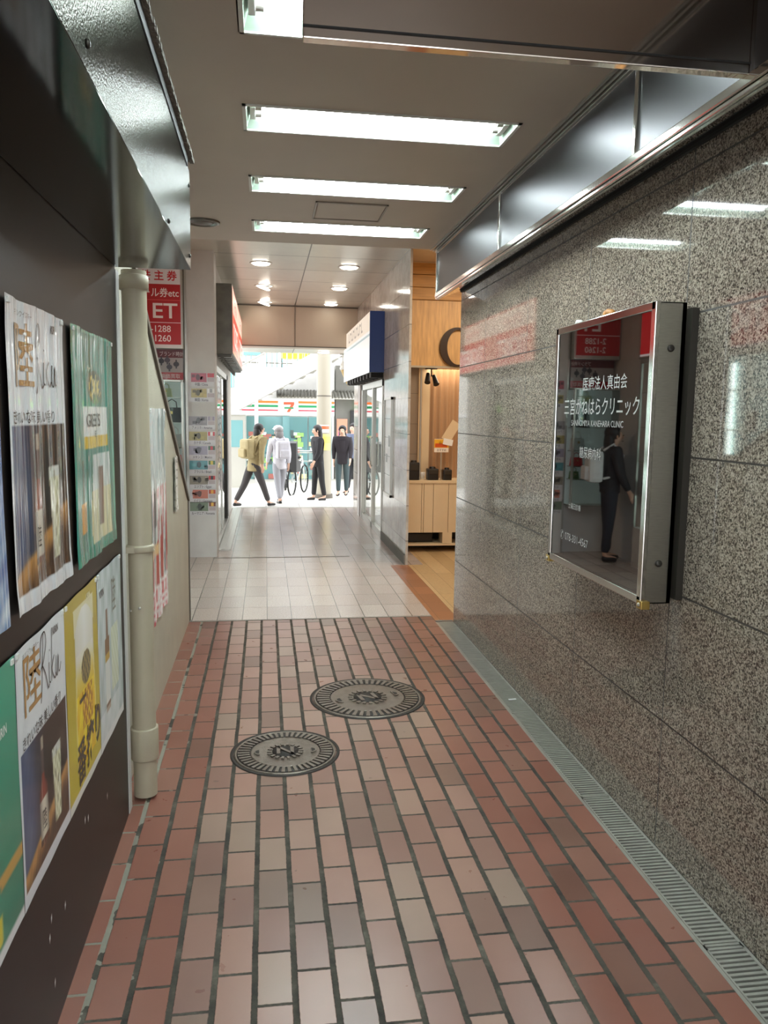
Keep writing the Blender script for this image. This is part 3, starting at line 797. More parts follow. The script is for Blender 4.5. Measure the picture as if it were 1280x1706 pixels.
poster('wall_poster', 'yellow draught beer poster with a foaming glass', 2.131, .452, .405, .585, img_beer,
       [('一', .34, .40, .10, K, .8, .02, 'L'), ('番', .22, .085, .135, K, .8, .02, 'L'), ('搾', .50, .10, .135, K, .8, .02, 'L'), ('り', .76, .14, .135, K, .8, .03, 'L'), ('KIRIN', .62, .93, .026, (240, 236, 190), .9, .02, 'L')], 'print', res=(100, 150), group=gw)
poster('wall_poster', 'pale grey whisky soda poster nearest the pipe in the lower row', 2.539, .452, .405, .585, img_soda,
       [('陸', .55, .72, .13, (120, 116, 104), .6, 0, 'L'), ('KIRIN', .08, .86, .034, K, .8, .02, 'L')], 'print', res=(90, 140), group=gw)
poster('wall_poster', 'tall creased glossy poster on the beige stair wall', 4.0, .475, .62, 1.09, img_strip, [('大黒屋', .2, .03, .07, (200, 40, 60), .9, .02, 'L')] if False else [], 'print_film', x=-.57, wr=.005, curl=.004, res=(40, 60), skew=0)
poster('torn_sticker', 'small torn strip of clear film and paper on the beige stair wall', 5.02, .93, .16, .34, lambda u, v: (222, 222, 216) if math.sin(v*60+u*9)*math.sin(v*23) > -.5 else (150, 150, 144), [], 'print_film', x=-.57, wr=.006, curl=.004, res=(10, 40), cat='sticker')
# paint chips on the black wall
chips = MB()
for y, z in ((2.34, .34), (2.30, .355), (1.92, .30), (1.90, .26), (2.05, .25), (1.93, .12), (1.72, .07), (2.62, .27)):
    chips.add([(XL+.0008, y, z-.012), (XL+.0008, y+.008, z), (XL+.0008, y+.006, z+.014), (XL+.0008, y-.003, z+.006)], [(0, 1, 2, 3)])
tag(chips.build('paint_chips', M['paper']), 'small white chips where paint flaked off the black wall', 'wear', kind='stuff')

# ------------------------------------------------------------ clinic sign on the granite
cs = thing('clinic_sign', 'stainless framed dark glass clinic sign hung on the granite wall', 'sign', (1.34, 2.95, .9))
ya, yb, za, zb = 2.50, 3.40, .918, 1.93
xf = 1.27
o = MB(); o.box((xf+.01, ya, za), (1.375, ya+.004, zb)).box((xf+.01, yb-.004, za), (1.375, yb, zb)).box((xf+.01, ya, za), (1.375, yb, za+.004)).box((xf+.01, ya, zb-.004), (1.375, yb, zb)).box((1.36, ya, za), (1.375, yb, zb))
o.build('case', M['steel'], cs)
o = MB(); b = .026
for p, q in (((ya-.003, za-.003), (ya+b, zb+.003)), ((yb-b, za-.003), (yb+.003, zb+.003)), ((ya, za-.003), (yb, za+b)), ((ya, zb-b), (yb, zb+.003))):
    o.box((xf-.006, p[0], p[1]), (xf+.012, q[0], q[1]), .003)
o.build('front_frame', M['chrome'], cs)
MB().box((xf-.001, ya+b, za+b), (xf+.004, yb-b, zb-b)).build('glass_face', M['glass_black'], cs)
MB().box((1.375, ya-.035, za+.02), (1.40, yb+.0, zb-.02)).build('back_plate', M['alu_dark'], cs)
for z in (za+.14, zb-.15):
    Mx = Matrix.Translation((1.325, ya, z)) @ Matrix.Rotation(pi/2, 4, 'X')
    MB().lathe([(.012, 0), (.012, .004), (.008, .006), (.0, .006)], n=16, M4=Mx).build('lock_screw', M['alu_dark'], cs)
for y in (ya, yb):
    o = MB().box((xf-.009, y-.02, za-.016), (xf+.022, y+.018, za+.012), .002); br = o.build('corner_bracket', M['brass'], cs)
    Mx = Matrix.Translation((xf-.009, y-.001, za-.002)) @ Matrix.Rotation(-pi/2, 4, 'Y')
    MB().lathe([(.008, 0), (.006, .004), (.0, .005)], n=12, M4=Mx).build('screw', M['alu'], br)
fr = frame((xf-.001, (ya+yb)/2, 0), (0, -1, 0), (0, 0, 1), (-1, 0, 0))
o = MB().use(M['print_dim']).color((176, 176, 174))
o.text('医療法人真由会', fr, .06, 1.66, .058, .001, 1, .004, 'C')
o.text('三宮かねはらクリニック', fr, .015, 1.565, .073, .001, .88, .006, 'C')
o.text('SANNOMIYA KANEHARA CLINIC', fr, .0, 1.515, .034, .001, .98, .0, 'C')
o.text('糖尿病内科', fr, -.04, 1.39, .05, .001, .85, 0, 'C')
o.text('土曜日診療', fr, -.24, 1.17, .028, .001, .95, 0, 'L')
o.text('✆ 078-331-4567', fr, -.32, 1.03, .046, .001, .95, 0, 'L')
o.build('lettering', None, cs)
bt = MB(); bt.tube([(1.33, 2.98, 1.935), (1.33, 2.98, 1.955), (1.33, 3.02, 1.962)], .012, 10).ball((1.33, 3.03, 1.955), .016)
bt.build('cable_clip', mat('amber plastic', (190, 130, 70), .4), cs)
bt = MB(); bt.tube([(1.33, 3.30, 1.932), (1.33, 3.29, 1.955), (1.33, 3.33, 1.96), (1.33, 3.35, 1.935)], .007, 10); bt.build('cable_clip', M['paper'], cs)

# ------------------------------------------------------------ ticket shop: signs, showcase, cards
def face_y(x0, z0, y):                       # frame for surfaces facing -y, image u along +x
    return frame((x0, y, z0), (1, 0, 0), (0, 0, 1), (0, -1, 0))
def face_px(y0, z0, x):                      # facing +x, u along +y
    return frame((x, y0, z0), (0, 1, 0), (0, 0, 1), (1, 0, 0))
def rect(o, fr, a, b, c, d, off, col):
    o.color(col).add([fr(a, b, off), fr(c, b, off), fr(c, d, off), fr(a, d, off)], [(0, 1, 2, 3)])
tk = thing('ticket_sign', 'red and white ticket shop sign box facing the passage beside the pillar', 'sign', (-1.1, 8.6, 2.2))
MB().box((-1.372, 8.50, 2.19), (-.835, 8.67, 3.02), .006).build('frame', M['alu'], tk)
fr = face_y(-1.36, 2.23, 8.497); W_, H_ = .505, .77
o = MB().use(M['print_dim'])
rect(o, fr, 0, 0, W_, H_, .0, (180, 28, 32)); rect(o, fr, 0, .60, W_, H_, .001, (224, 214, 214))
rect(o, fr, 0, .215, W_, .222, .001, (232, 200, 200)); rect(o, fr, 0, .44, W_, .445, .001, (226, 90, 90))
o.color((196, 24, 30)).text('株 主 券', fr, W_-.03, .645, .105, .002, .95, .02, 'R')
o.color((240, 226, 220)).text('ビール券etc', fr, W_-.015, .48, .098, .002, .88, .01, 'R')
o.text('ET', fr, W_-.03, .265, .21, .002, 1.12, .012, 'R')
o.text('2-1288', fr, W_-.10, .125, .092, .002, .95, .005, 'R')
o.text('2-1260', fr, W_-.10, .03, .092, .002, .95, .005, 'R')
o.build('face', None, tk)
# watch poster below
wp = thing('watch_poster', 'dark red and grey poster of watches below the red ticket sign', 'poster', (-1.1, 8.6, 1.93))
fr = face_y(-1.36, 1.88, 8.62); o = MB().use(M['print'])
rect(o, fr, 0, 0, .51, .31, 0, (168, 160, 158)); rect(o, fr, 0, 0, .51, .075, .001, (170, 30, 40)); rect(o, fr, 0, .225, .51, .31, .001, (96, 30, 36))
o.color((230, 216, 216)).text('ROLEX ブランド' if False else 'ブランド時計', fr, .27, .245, .052, .002, .8, 0, 'L'); o.text('高価買取', fr, .28, .018, .05, .002, 1, 0, 'L')
o.build('sheet', None, wp)
o = MB().use(M['print']); 
for k, (a, b) in enumerate(((.22, .15), (.29, .19), (.37, .13), (.44, .16), (.35, .20))):
    o.color((44, 42, 50) if k % 2 else (66, 62, 72)); o.add([fr(a+.03*math.cos(t), b+.026*math.sin(t), .002) for t in [2*pi*q/14 for q in range(14)]], [tuple(range(14))])
    rect(o, fr, a-.008, b-.045, a+.008, b+.045, .0015, (60, 56, 62))
o.build('watch_picture', None, wp)
MB().box((-1.372, 8.625, 1.87), (-.85, 8.66, 1.885)).build('frame', M['alu'], wp)
# showcase window with goods
sc = thing('showcase', 'lit glass showcase of second hand goods below the watch poster', 'showcase', (-1.1, 8.6, .9))
MB().box((-1.372, 8.66, .55), (-.85, 8.675, 1.86)).build('back_panel', mat('showcase back', (196, 210, 206), .5, emit=.12), sc)
o = MB()
for z in (.55, 1.855): o.box((-1.372, 8.45, z), (-.85, 8.675, z+.015))
o.box((-.86, 8.45, .55), (-.84, 8.48, 1.87)).build('frame', M['alu'], sc)
for z in (.848, .995, 1.17, 1.43, 1.69): MB().box((-1.37, 8.47, z), (-.862, 8.65, z+.008)).build('shelf', M['alu'], sc)
MB().box((-1.37, 8.451, .565), (-.862, 8.455, 1.855)).build('glass_pane', M['glass'], sc)
gds = [((-.965, 1.44), .20, .19, (24, 24, 28), 'black quilted handbag on the upper showcase shelf', 'handbag'),
       ((-.94, 1.18), .15, .17, (214, 220, 222), 'white and grey handbag on the middle showcase shelf', 'handbag'),
       ((-.935, 1.005), .13, .12, (206, 30, 28), 'bright red boxed bag on the lower showcase shelf', 'bag'),
       ((-1.02, 1.70), .12, .11, (190, 204, 150), 'pale green bag on the topmost showcase shelf', 'bag'),
       ((-.915, .858), .10, .105, (84, 132, 56), 'green pouch near the bottom of the showcase', 'pouch')]
for (x, z), w, h, col, lb, nm in gds:
    g = thing('hand'+'bag' if nm == 'handbag' else nm, lb, 'bag', (x, 8.56, z), 'goods in the showcase')
    mm = mat('goods '+lb[:12], col, .35)
    MB().prism([(x-w/2, z), (x+w/2, z), (x+w/2-.012, z+h*.8), (x-w/2+.012, z+h*.8)], 'y', 8.52, 8.60).build('body', mm, g)
    MB().tube([(x-w*.25, 8.56, z+h*.79), (x-w*.22, 8.56, z+h*1.1), (x, 8.56, z+h*1.25), (x+w*.22, 8.56, z+h*1.1), (x+w*.25, 8.56, z+h*.79)], .005, 8).build('handle', mm, g)
    MB().box((x-.012, 8.515, z+h*.45), (x+.012, 8.521, z+h*.6)).build('clasp', M['brass'], g)
# shop front along the recess: seen mirrored in granite and clinic sign
sf = thing('shopfront', 'ticket shop counter front with a red lettered band, seen mirrored in the wall', 'shopfront', (-1.3, 7.0, 0))
MB().box((-1.378, 5.6, 2.15), (-1.25, 7.80, 2.62), .005).build('sign_case', M['alu'], sf)
fr = face_px(5.62, 2.17, -1.247); o = MB().use(M['print_lit'])
rect(o, fr, 0, 0, 2.14, .43, 0, (196, 28, 32)); rect(o, fr, 0, .0, 2.14, .02, .001, (230, 220, 220))
o.color((240, 230, 226)).text('TICKET', fr, 1.07, .13, .30, .002, 1.2, .02, 'C'); o.build('sign_face', None, sf)
MB().box((-1.378, 5.6, .0), (-1.26, 7.75, .42)).build('counter_base', M['white_paint'], sf)
o = MB()
for y in (5.6, 6.3, 7.0, 7.75): o.box((-1.28, y-.015, .42), (-1.26, y+.015, 2.15))
o.box((-1.28, 5.6, 2.1), (-1.26, 7.75, 2.15)); o.build('mullions', M['alu'], sf)
MB().box((-1.378, 5.61, .42), (-1.36, 7.74, 2.15)).build('display_back', mat('lit display back', (186, 214, 210), .5, emit=.55), sf)
for z in (.75, 1.1, 1.45, 1.8):
    MB().box((-1.36, 5.62, z), (-1.28, 7.74, z+.01)).build('shelf', M['alu'], sf)
for q, y in enumerate((5.95, 6.65, 7.4)):
    MB().box((-1.345, y-.02, .5), (-1.33, y+.02, 2.05)).build('light_strip', mat('display light', (240, 255, 250), .4, emit=6), sf)
fr = face_px(5.62, 0, -1.258); o = MB().use(M['print'])
for a, z0, z1, c in ((.02, .45, .85, (206, 206, 214)), (.02, .87, 1.05, (90, 88, 110)), (.5, .47, .80, (214, 212, 210))):
    rect(o, fr, a, z0, a+.42, z1, .001, c)
    for k in range(5): rect(o, fr, a+.03, z0+.04+k*.06, a+.34, z0+.07+k*.06, .002, (150, 30, 50) if k % 2 else (70, 64, 90))
o.build('notice', None, sf)
for k in range(14):
    y = 5.72+k*.145; z = random.choice((.76, 1.11, 1.46)); col = random.choice(((40, 44, 52), (188, 196, 194), (110, 70, 60), (60, 90, 88), (206, 200, 180)))
    g = MB().box((-1.345, y-.05, z), (-1.285, y+.05, z+.1+.08*random.random()), .012).build('display_box', mat('display goods %d' % (k % 5), col, .4), sf)

# banknote cards on the pillar
notes = [(1.965, 'red banknote card reading China, topmost on the pillar', (172, 70, 88), '中国 / China', [(200, 40, 50), (180, 50, 60)]),
         (1.795, 'yellow banknote card with a portrait reading Korea', (176, 160, 96), '韓国 / Korea', [(232, 230, 226), (150, 150, 150)]),
         (1.50, 'grey banknote card reading America below the blank gap', (142, 138, 142), 'アメリカ / America', [(150, 140, 160), (180, 170, 170)]),
         (1.335, 'yellow green banknote card with a red and white maple flag', (164, 152, 86), 'カナダ / Canada', [(196, 40, 50), (232, 228, 226)]),
         (1.17, 'lilac banknote card reading Mexico', (156, 152, 170), 'メキシコ / Mexico', [(40, 90, 60), (190, 50, 60)]),
         (1.005, 'turquoise banknote card reading Brazil', (84, 150, 158), 'ブラジル / Brazil', [(60, 110, 60), (214, 190, 60)]),
         (.83, 'beige brown banknote card reading Egypt', (140, 132, 116), 'エジプト / Egypt', [(190, 50, 50), (40, 40, 40)]),
         (.675, 'orange red banknote card reading Germany', (190, 112, 92), 'ドイツ / Germany', [(180, 70, 40), (220, 160, 60)]),
         (.51, 'green banknote card reading Romania, lowest on the pillar', (112, 128, 106), 'ルーマニア / Romania', [(120, 60, 40), (220, 170, 70)])]
notes = [(1.965-.0-.0 if i == 0 else z, *r) for i, (z, *r) in enumerate(notes)]
top = [1.96, 1.80, 1.51, 1.35, 1.20, 1.045, .885, .735, .60]
for (z, lb, col, cap, fl), zt in zip(notes, top):
    fr = face_y(-.80, zt-.145, 8.598); w = .27
    t = thing('banknote_card', lb, 'card', (-.665, 8.6, zt-.145), 'banknote cards on the pillar')
    o = MB().use(M['print']); rect(o, fr, 0, 0, w, .142, .001, (206, 204, 206)); rect(o, fr, .03 if col[0] > 170 else 0, .045, w*.70, .138, .002, col)
    for k in range(6):
        a = random.random()*w*.55+.02; b = .05+random.random()*.05; rect(o, fr, a, b, a+.025+.02*random.random(), b+.03, .003, tuple(int(c*(.6+.25*(k % 3))) for c in col))
    o.color(tuple(int(c*.5) for c in col)); o.add([fr(.10+.022*math.cos(q*pi/6), .095+.033*math.sin(q*pi/6), .0035) for q in range(12)], [tuple(range(12))])
    o.build('note', None, t)
    o = MB().use(M['print'])
    rect(o, fr, w*.73, .095, w-.004, .138, .002, fl[0]); rect(o, fr, w*.81, .097, w*.91, .136, .003, fl[1]); rect(o, fr, w*.73, .05, w-.004, .09, .002, (178, 164, 166))
    o.build('flag', None, t)
    o = MB().use(M['print']).color((70, 56, 60)); o.text(cap, fr, w/2, .008, .036, .003, .72, .01, 'C'); o.build('caption', None, t)

# left shop past the pillar: glass door with stuck posters, box sign
gd = thing('glass_shopfront', 'sliding glass shopfront with stuck papers past the off white pillar', 'shopfront', (-.55, 10.3, 0))
MB().box((-.575, 9.05, .06), (-.565, 11.45, 2.0)).build('glass_pane', M['glass'], gd)
o = MB().box((-.60, 9.02, 2.0), (-.54, 11.72, 2.07)).box((-.60, 9.02, 0), (-.535, 11.72, .05)).box((-.60, 9.02, 0), (-.545, 9.07, 2.0)).box((-.60, 10.35, 0), (-.555, 10.41, 2.0)); o.build('frame', M['alu'], gd)
MB().box((-.60, 11.45, 0), (-.54, 11.75, 2.07)).build('dark_jamb', M['alu_dark'], gd)
o = MB().box((-.53, 9.0, 0), (-.40, 13.0, .012)).box((-.50, 9.0, .012), (-.46, 13.0, .02)); o.build('threshold', M['alu'], gd)
fr = face_px(0, 0, -.563); o = MB().use(M['print'])
for k in range(16):
    y = 9.12+(k % 4)*.30+random.random()*.05; z = .55+(k//4)*.36+random.random()*.04
    rect(o, fr, y, z, y+.26, z+.32, .001, random.choice(((222, 224, 222), (206, 212, 210), (214, 190, 196), (196, 210, 206))))
    for q in range(4): rect(o, fr, y+.02, z+.04+q*.07, y+.10+.13*random.random(), z+.065+q*.07, .002, random.choice(((130, 60, 70), (90, 96, 96), (150, 150, 150))))
o.build('stuck_papers', None, gd)
tag(MB().box((-1.5, 9.3, 0), (-1.1, 12.5, .9), .01).build('shop_counter', M['white_paint']), 'white counter inside the left glass shopfront', 'counter')

bs = thing('box_sign', 'rusty projecting box sign with a faded red face over the left shopfront', 'sign', (-.45, 11, 2.2))
o = MB().box((-.545, 9.2, 2.20), (-.365, 13.0, 2.97), .006); o.build('case', M['old_steel'], bs)
fr = face_px(9.22, 2.22, -.362); o = MB().use(M['print_lit'])
rect(o, fr, 0, 0, 3.76, .73, 0, (212, 120, 98)); rect(o, fr, .05, .45, 3.7, .70, .001, (224, 196, 180))
for a, body, col in ((.9, 'TICKET', (238, 226, 216)), (2.9, 'TICKET', (238, 226, 216))):
    rect(o, fr, a-.75, .03, a+.72, .43, .002, (206, 52, 40)); o.color(col).text(body, fr, a, .11, .34, .004, 1.15, .02, 'C')
    o.color((190, 60, 50)).text('チケット', fr, a, .50, .17, .004, 1.2, .01, 'C')
o.build('face', None, bs)
for k in range(12):
    y = 9.3+k*.31
    MB().box((-.53, y, 2.17), (-.38, y+.13, 2.2)).box((-.50, y+.05, 2.12), (-.47, y+.08, 2.17)).build('bracket', M['old_steel'], bs)

# ------------------------------------------------------------ far ceiling downlights
def downlight(x, y, z, tilt, label, g='downlights in the panel ceiling'):
    t = thing('downlight', label, 'light', (x, y, z), g)
    R0 = Matrix.Translation((x, y, z)) @ Matrix.Rotation(pi, 4, 'X')
    MB().lathe([(.125, 0), (.122, .006), (.10, .008), (.098, .0)], n=32, M4=R0).build('trim_ring', M['dl_trim'], t)
    R1 = Matrix.Translation((x, y, z-.004)) @ Matrix.Rotation(tilt, 4, 'Y') @ Matrix.Rotation(pi, 4, 'X')
    MB().lathe([(.094, 0), (.09, .009), (.0, .011)], n=32, M4=R1 @ Matrix.Translation((0, 0, .004+abs(math.sin(tilt))*.05))).build('lens', M['dl_lens'], t)
    if tilt: MB().lathe([(.097, 0), (.097, .004), (0, .004)], n=32, M4=R0).build('can_shadow', M['seal_shade'], t)  # flat black disc painting the shadow behind the hanging lens
downlight(-.045, 9.17, 3.2, 0, 'round downlight at the left, nearest in the panel ceiling')
downlight(.94, 9.20, 3.2, 0, 'round downlight at the right, nearest in the panel ceiling')
downlight(-.02, 10.77, 3.2, .32, 'tilted downlight hanging open at the left, middle row')
downlight(.97, 10.74, 3.2, 0, 'round downlight at the right, middle row')
downlight(-.012, 12.3, 3.2, .32, 'tilted downlight hanging open at the left, by the bulkhead')
downlight(.985, 12.3, 3.2, 0, 'round downlight at the right, by the bulkhead')
downlight(.96, 13.45, 2.57, 0, 'small downlight in the outer soffit beyond the bulkhead')

# ------------------------------------------------------------ right: blue box sign, shop door
bb = thing('box_sign', 'white lightbox with a blue side over the right shop door', 'sign', (1.3, 10.7, 2.05))
MB().box((1.25, 9.70, 2.06), (1.43, 9.73, 2.79), .003).build('side_panel', M['blue'], bb, 'blue side panel')
MB().box((1.262, 9.73, 2.07), (1.43, 13.0, 2.78)).build('case', M['alu'], bb)
fr = frame((1.258, 13.0, 2.06), (0, -1, 0), (0, 0, 1), (-1, 0, 0)); o = MB().use(M['print_lit'])
rect(o, fr, 0, 0, 3.27, .73, 0, (214, 220, 220)); rect(o, fr, 0, .50, 3.27, .73, .001, (206, 200, 188)); rect(o, fr, 0, .44, 3.27, .47, .001, (150, 170, 176))

for k in range(9):
    rect(o, fr, .75+k*.20, .55, .79+k*.20, .69, .002, (128, 122, 116)); rect(o, fr, .75+k*.20, .55+.10*(k % 2), .89+k*.20, .58+.10*(k % 2), .002, (128, 122, 116))
o.build('face', None, bb)
for k in range(9): MB().box((1.28, 9.78+k*.34, 2.0), (1.42, 9.95+k*.34, 2.06)).build('bracket', M['seal_shade'], bb)
dr = thing('shop_door', 'aluminium framed glass door under the white lightbox', 'door', (1.45, 10.8, 0))
o = MB().box((1.42, 9.72, 0), (1.50, 9.78, 1.98)).box((1.42, 11.79, 0), (1.50, 11.95, 1.98)).box((1.42, 9.72, 1.90), (1.50, 11.9, 1.98)).box((1.43, 10.7, 0), (1.49, 10.78, 1.90)).box((1.43, 9.72, 0), (1.49, 11.9, .08)); o.build('frame', M['alu'], dr)
MB().box((1.405, 11.95, 0), (1.429, 12.2, 1.98)).build('white_jamb', M['white_paint'], dr)
MB().box((1.455, 9.78, .08), (1.463, 11.79, 1.90)).build('glass_pane', M['glass'], dr)
MB().tube([(1.42, 10.66, .85), (1.405, 10.66, .88), (1.405, 10.66, 1.22), (1.42, 10.66, 1.25)], .01, 10).build('handle', M['chrome'], dr)
tag(MB().box((2.2, 9.8, 0), (2.6, 12.6, 1.1), .01).build('shop_counter', M['cream']), 'cream counter behind the right shop door', 'counter')
nb = thing('notice_board', 'white gridded notice board in a thin frame on the tiled wall', 'notice board', (1.42, 9.2, .8))
o = MB()
for a, b in (((8.95, .60), (8.98, 1.75)), ((9.50, .60), (9.53, 1.75)), ((8.95, 1.72), (9.53, 1.75)), ((8.95, .60), (9.53, .63))): o.box((1.405, a[0], a[1]), (1.43, b[0], b[1]))
o.build('frame', M['alu'], nb)
fr = frame((1.420, 9.50, .63), (0, -1, 0), (0, 0, 1), (-1, 0, 0)); o = MB().use(M['print'])
rect(o, fr, 0, 0, .52, 1.09, .001, (222, 228, 228))
for k in range(1, 5): rect(o, fr, 0, k*.218-.004, .52, k*.218+.004, .002, (130, 136, 136))
rect(o, fr, .30, .55, .42, .68, .003, (60, 70, 66)); rect(o, fr, .12, .36, .24, .46, .003, (84, 104, 96)); o.build('sheet', None, nb)

# ------------------------------------------------------------ cafe
YC = 8.75
cf = thing('cafe_sign', 'pale wooden cafe sign board with a big dark letter G', 'sign', (2.2, YC, 2.07))
MB().box((1.585, YC, 2.09), (3.25, YC+.10, 2.80), .004).build('board', M['wood'], cf)
o = MB().box((1.575, YC-.006, 2.07), (3.25, YC+.10, 2.092)).box((1.572, YC-.004, 2.07), (1.588, YC+.10, 2.80)); o.build('edge_strip', M['alu'], cf)
cx, cz = 2.10, 2.30
vs = []; n = 48; outer = []; inner = []
for i in range(n+1):
    a = math.radians(38)+math.radians(322-20)*i/n
    outer.append((cx+.195*math.cos(a), cz+.215*math.sin(a)))
    inner.append((cx+.016+.128*math.cos(a), cz+.190*math.sin(a)))
o = MB()
for i in range(n):
    o.prism([outer[i], outer[i+1], inner[i+1], inner[i]], 'y', YC-.03, YC)
o.box((cx+.10, YC-.03, cz-.17), (cx+.16, YC, cz-.02)).box((cx+.05, YC-.03, cz-.035), (cx+.20, YC, cz-.02)).box((cx+.135, YC-.03, cz+.10), (cx+.155, YC, cz+.20))
o.build('letter', M['letter'], cf)
o = MB()
for k in range(3): o.box((1.575, YC+.03, 2.81+k*.135), (3.25, YC+.10, 2.94+k*.135), .004)
tag(o.build('plank_cladding', M['wood_h']), 'horizontal knotty planks above the cafe sign', 'cladding')
ct = thing('cafe_counter', 'cream panelled cafe counter below the pale wooden sign', 'counter', (2.2, YC, 0))
xs = [1.575, 1.74, 1.765, 1.875, 2.05, 2.3, 2.6, 3.2]
for a, b in zip(xs, xs[1:]): MB().box((a+.002, YC, .225), (b-.002, YC+.02, .785), .002).build('front_panel', M['cream'], ct)
MB().box((1.575, YC-.01, .785), (3.2, YC+.45, .82), .004).build('worktop', M['cream'], ct)
MB().box((1.575, YC-.005, .075), (3.2, YC+.35, .097)).build('shelf', M['cream'], ct)
MB().box((1.575, YC+.36, 0), (3.2, YC+.40, .8)).build('back_panel', M['plastic_black'], ct)
MB().box((1.99, YC+.0, .10), (2.10, YC+.2, .225)).build('drawer_block', M['cream'], ct)
fr = face_y(1.9, .5, YC-.001); o = MB().use(M['print']).color((120, 96, 66)); o.text('GRAND', fr, .0, .0, .04, .001, .9, 0, 'L') if False else None
struct(MB().box((1.575, YC+.12, .82), (1.70, YC+.3, 2.09)).build('wall_cafe_pier', grid_material('brown grey tile', 'xz', (1.575, 1.79), (.5, .34), .004, [(138, 122, 106), (146, 130, 114)], (84, 74, 64), .3)))
MB_ = MB().tube([(1.722, YC+.06, .82), (1.722, YC+.06, 2.068)], .012, 12)
tag(MB_.build('metal_post', M['alu']), 'slim metal post standing on the cafe counter', 'post')
o = MB().box((1.745, YC+.32, .82), (1.875, YC+.34, 2.09)); tag(o.build('folding_screen', M['cream']), 'plain cream panel behind the cafe counter', 'panel')
o = MB(); vs = []; fs = []; n = 60
for i in range(n+1):
    x = 1.875+(2.9-1.875)*i/n; y = YC+.38+.02*math.sin(i*1.35)
    vs += [(x, y, .82), (x, y, 2.12)]
for i in range(n): fs.append((2*i, 2*i+2, 2*i+3, 2*i+1))
o.add(vs, fs, True); tag(o.build('curtain', M['curtain']), 'pleated brown curtain behind the cafe counter', 'curtain')
sl = thing('spotlight', 'pair of black spot heads hanging below the cafe sign', 'light', (1.80, YC+.1, 2.09))
MB().tube([(1.84, YC+.08, 2.062), (1.84, YC+.08, 1.98)], .008, 8).build('stem', M['plastic_black'], sl)
for dx, dz in ((-.035, -.0), (.03, -.02)):
    MB().tube([(1.84+dx, YC+.10, 2.01+dz), (1.84+dx*1.6, YC+.03, 1.91+dz)], [.022, .034], 14).build('spot_head', M['plastic_black'], sl)
MB().box((1.77, YC+.05, 2.058), (1.9, YC+.11, 2.068)).build('track', M['plastic_black'], sl)
mc = thing('menu_card', 'yellow and orange menu card leaning over the cafe counter', 'card', (1.98, YC+.1, 1.1))
fr = face_y(1.885, 1.135, YC+.06); o = MB().use(M['print'])
rect(o, fr, 0, 0, .165, .15, 0, (236, 226, 214)); rect(o, fr, 0, .05, .165, .145, .001, (232, 176, 40)); rect(o, fr, .01, .055, .15, .10, .002, (206, 84, 30))
o.color((70, 40, 20)).text('おすすめ', fr, .03, .012, .034, .002, .8, 0, 'L'); o.color((60, 34, 20)).text('✻', fr, .05, .09, .05, .003); o.build('card', None, mc)
MB().box((1.96, YC+.065, .82), (1.975, YC+.072, 1.2)).build('stand', M['alu'], mc)
m2 = thing('menu_card', 'tilted white price card above the yellow menu card', 'card', (2.03, YC+.1, 1.2))
M4 = Matrix.Translation((2.04, YC+.05, 1.25)) @ Matrix.Rotation(.2, 4, 'Y')
MB().box((-.055, -.002, -.035), (.055, .002, .035), M4=M4).build('card', M['paper'], m2)
M4 = Matrix.Translation((2.08, YC+.06, 1.37)) @ Matrix.Rotation(.55, 4, 'Y')
MB().box((-.06, -.003, -.12), (.05, .003, .12), M4=M4).build('leaf', M['cream'], m2)
eq = [(1.595, .12, .20, 'black coffee grinder at the left end of the cafe counter', 'coffee_grinder'), (1.81, .125, .13, 'black card terminal in the middle of the cafe counter', 'card_terminal'),
      (1.99, .10, .12, 'black boxy till at the right of the cafe counter', 'till')]
for x, w, h, lb, nm in eq:
    t = thing(nm, lb, 'machine', (x, YC+.1, .82))
    MB().box((x, YC+.02, .82), (x+w, YC+.14, .82+h), .012).build('body', M['plastic_black'], t)
    MB().box((x+.01, YC+.014, .82+h*.55), (x+w-.01, YC+.02, .82+h*.9), .002).build('screen', M['alu_dark'], t)
    MB().tube([(x+w/2, YC+.08, .82+h), (x+w/2, YC+.08, .82+h+.02)], [w*.3, w*.25], 14).build('lid', M['plastic_black'], t)
for k, x in enumerate((1.745, 1.775, 1.80)):
    tag(MB().lathe([(.016, 0), (.02, .07), (.019, .075)], (x+.005, YC+.21+.02*k, .82), 14).build('paper_cup', M['paper']), ['white paper cup nearest the metal post', 'middle white paper cup on the cafe counter', 'white paper cup beside the card terminal'][k], 'cup', 'paper cups on the cafe counter')
for k, (x, a) in enumerate(((1.93, .5), (1.96, -.3))):
    tag(MB().tube([(x, YC+.03, .82), (x+.06*a, YC+.02, .94)], .004, 8).build('straw', M['chrome']), ['left leaning metal straw on the cafe counter', 'right leaning metal straw on the cafe counter'][k], 'straw')
tag(MB().box((1.60, YC+.12, .097), (1.90, YC+.3, .20), .01).build('storage_box', M['plastic_black']), 'dark storage box on the low shelf under the cafe counter', 'box')
ld = bpy.data.lights.new('cafe_lamp', 'AREA'); ld.shape = 'RECTANGLE'; ld.size = .9; ld.size_y = 1.4; ld.energy = 26; ld.color = (1, .84, .64)
cl = thing('cafe_ceiling_lamp', 'warm ceiling lamp inside the cafe entrance', 'lamp', (2.4, 7.3, 3.18))
MB().box((1.95, 6.6, 3.165), (2.85, 8.0, 3.195)).build('lamp_case', M['dl_trim'], cl)
lo = bpy.data.objects.new('cafe_lamp', ld); C.objects.link(lo); lo.location = (2.4, 7.3, 3.15); lo.parent = cl; lo.matrix_parent_inverse = Matrix.Translation((-2.4, -7.3, -3.18))
ld2 = bpy.data.lights.new('counter_lamp', 'AREA'); ld2.size = .5; ld2.energy = 4; ld2.color = (1, .82, .6)
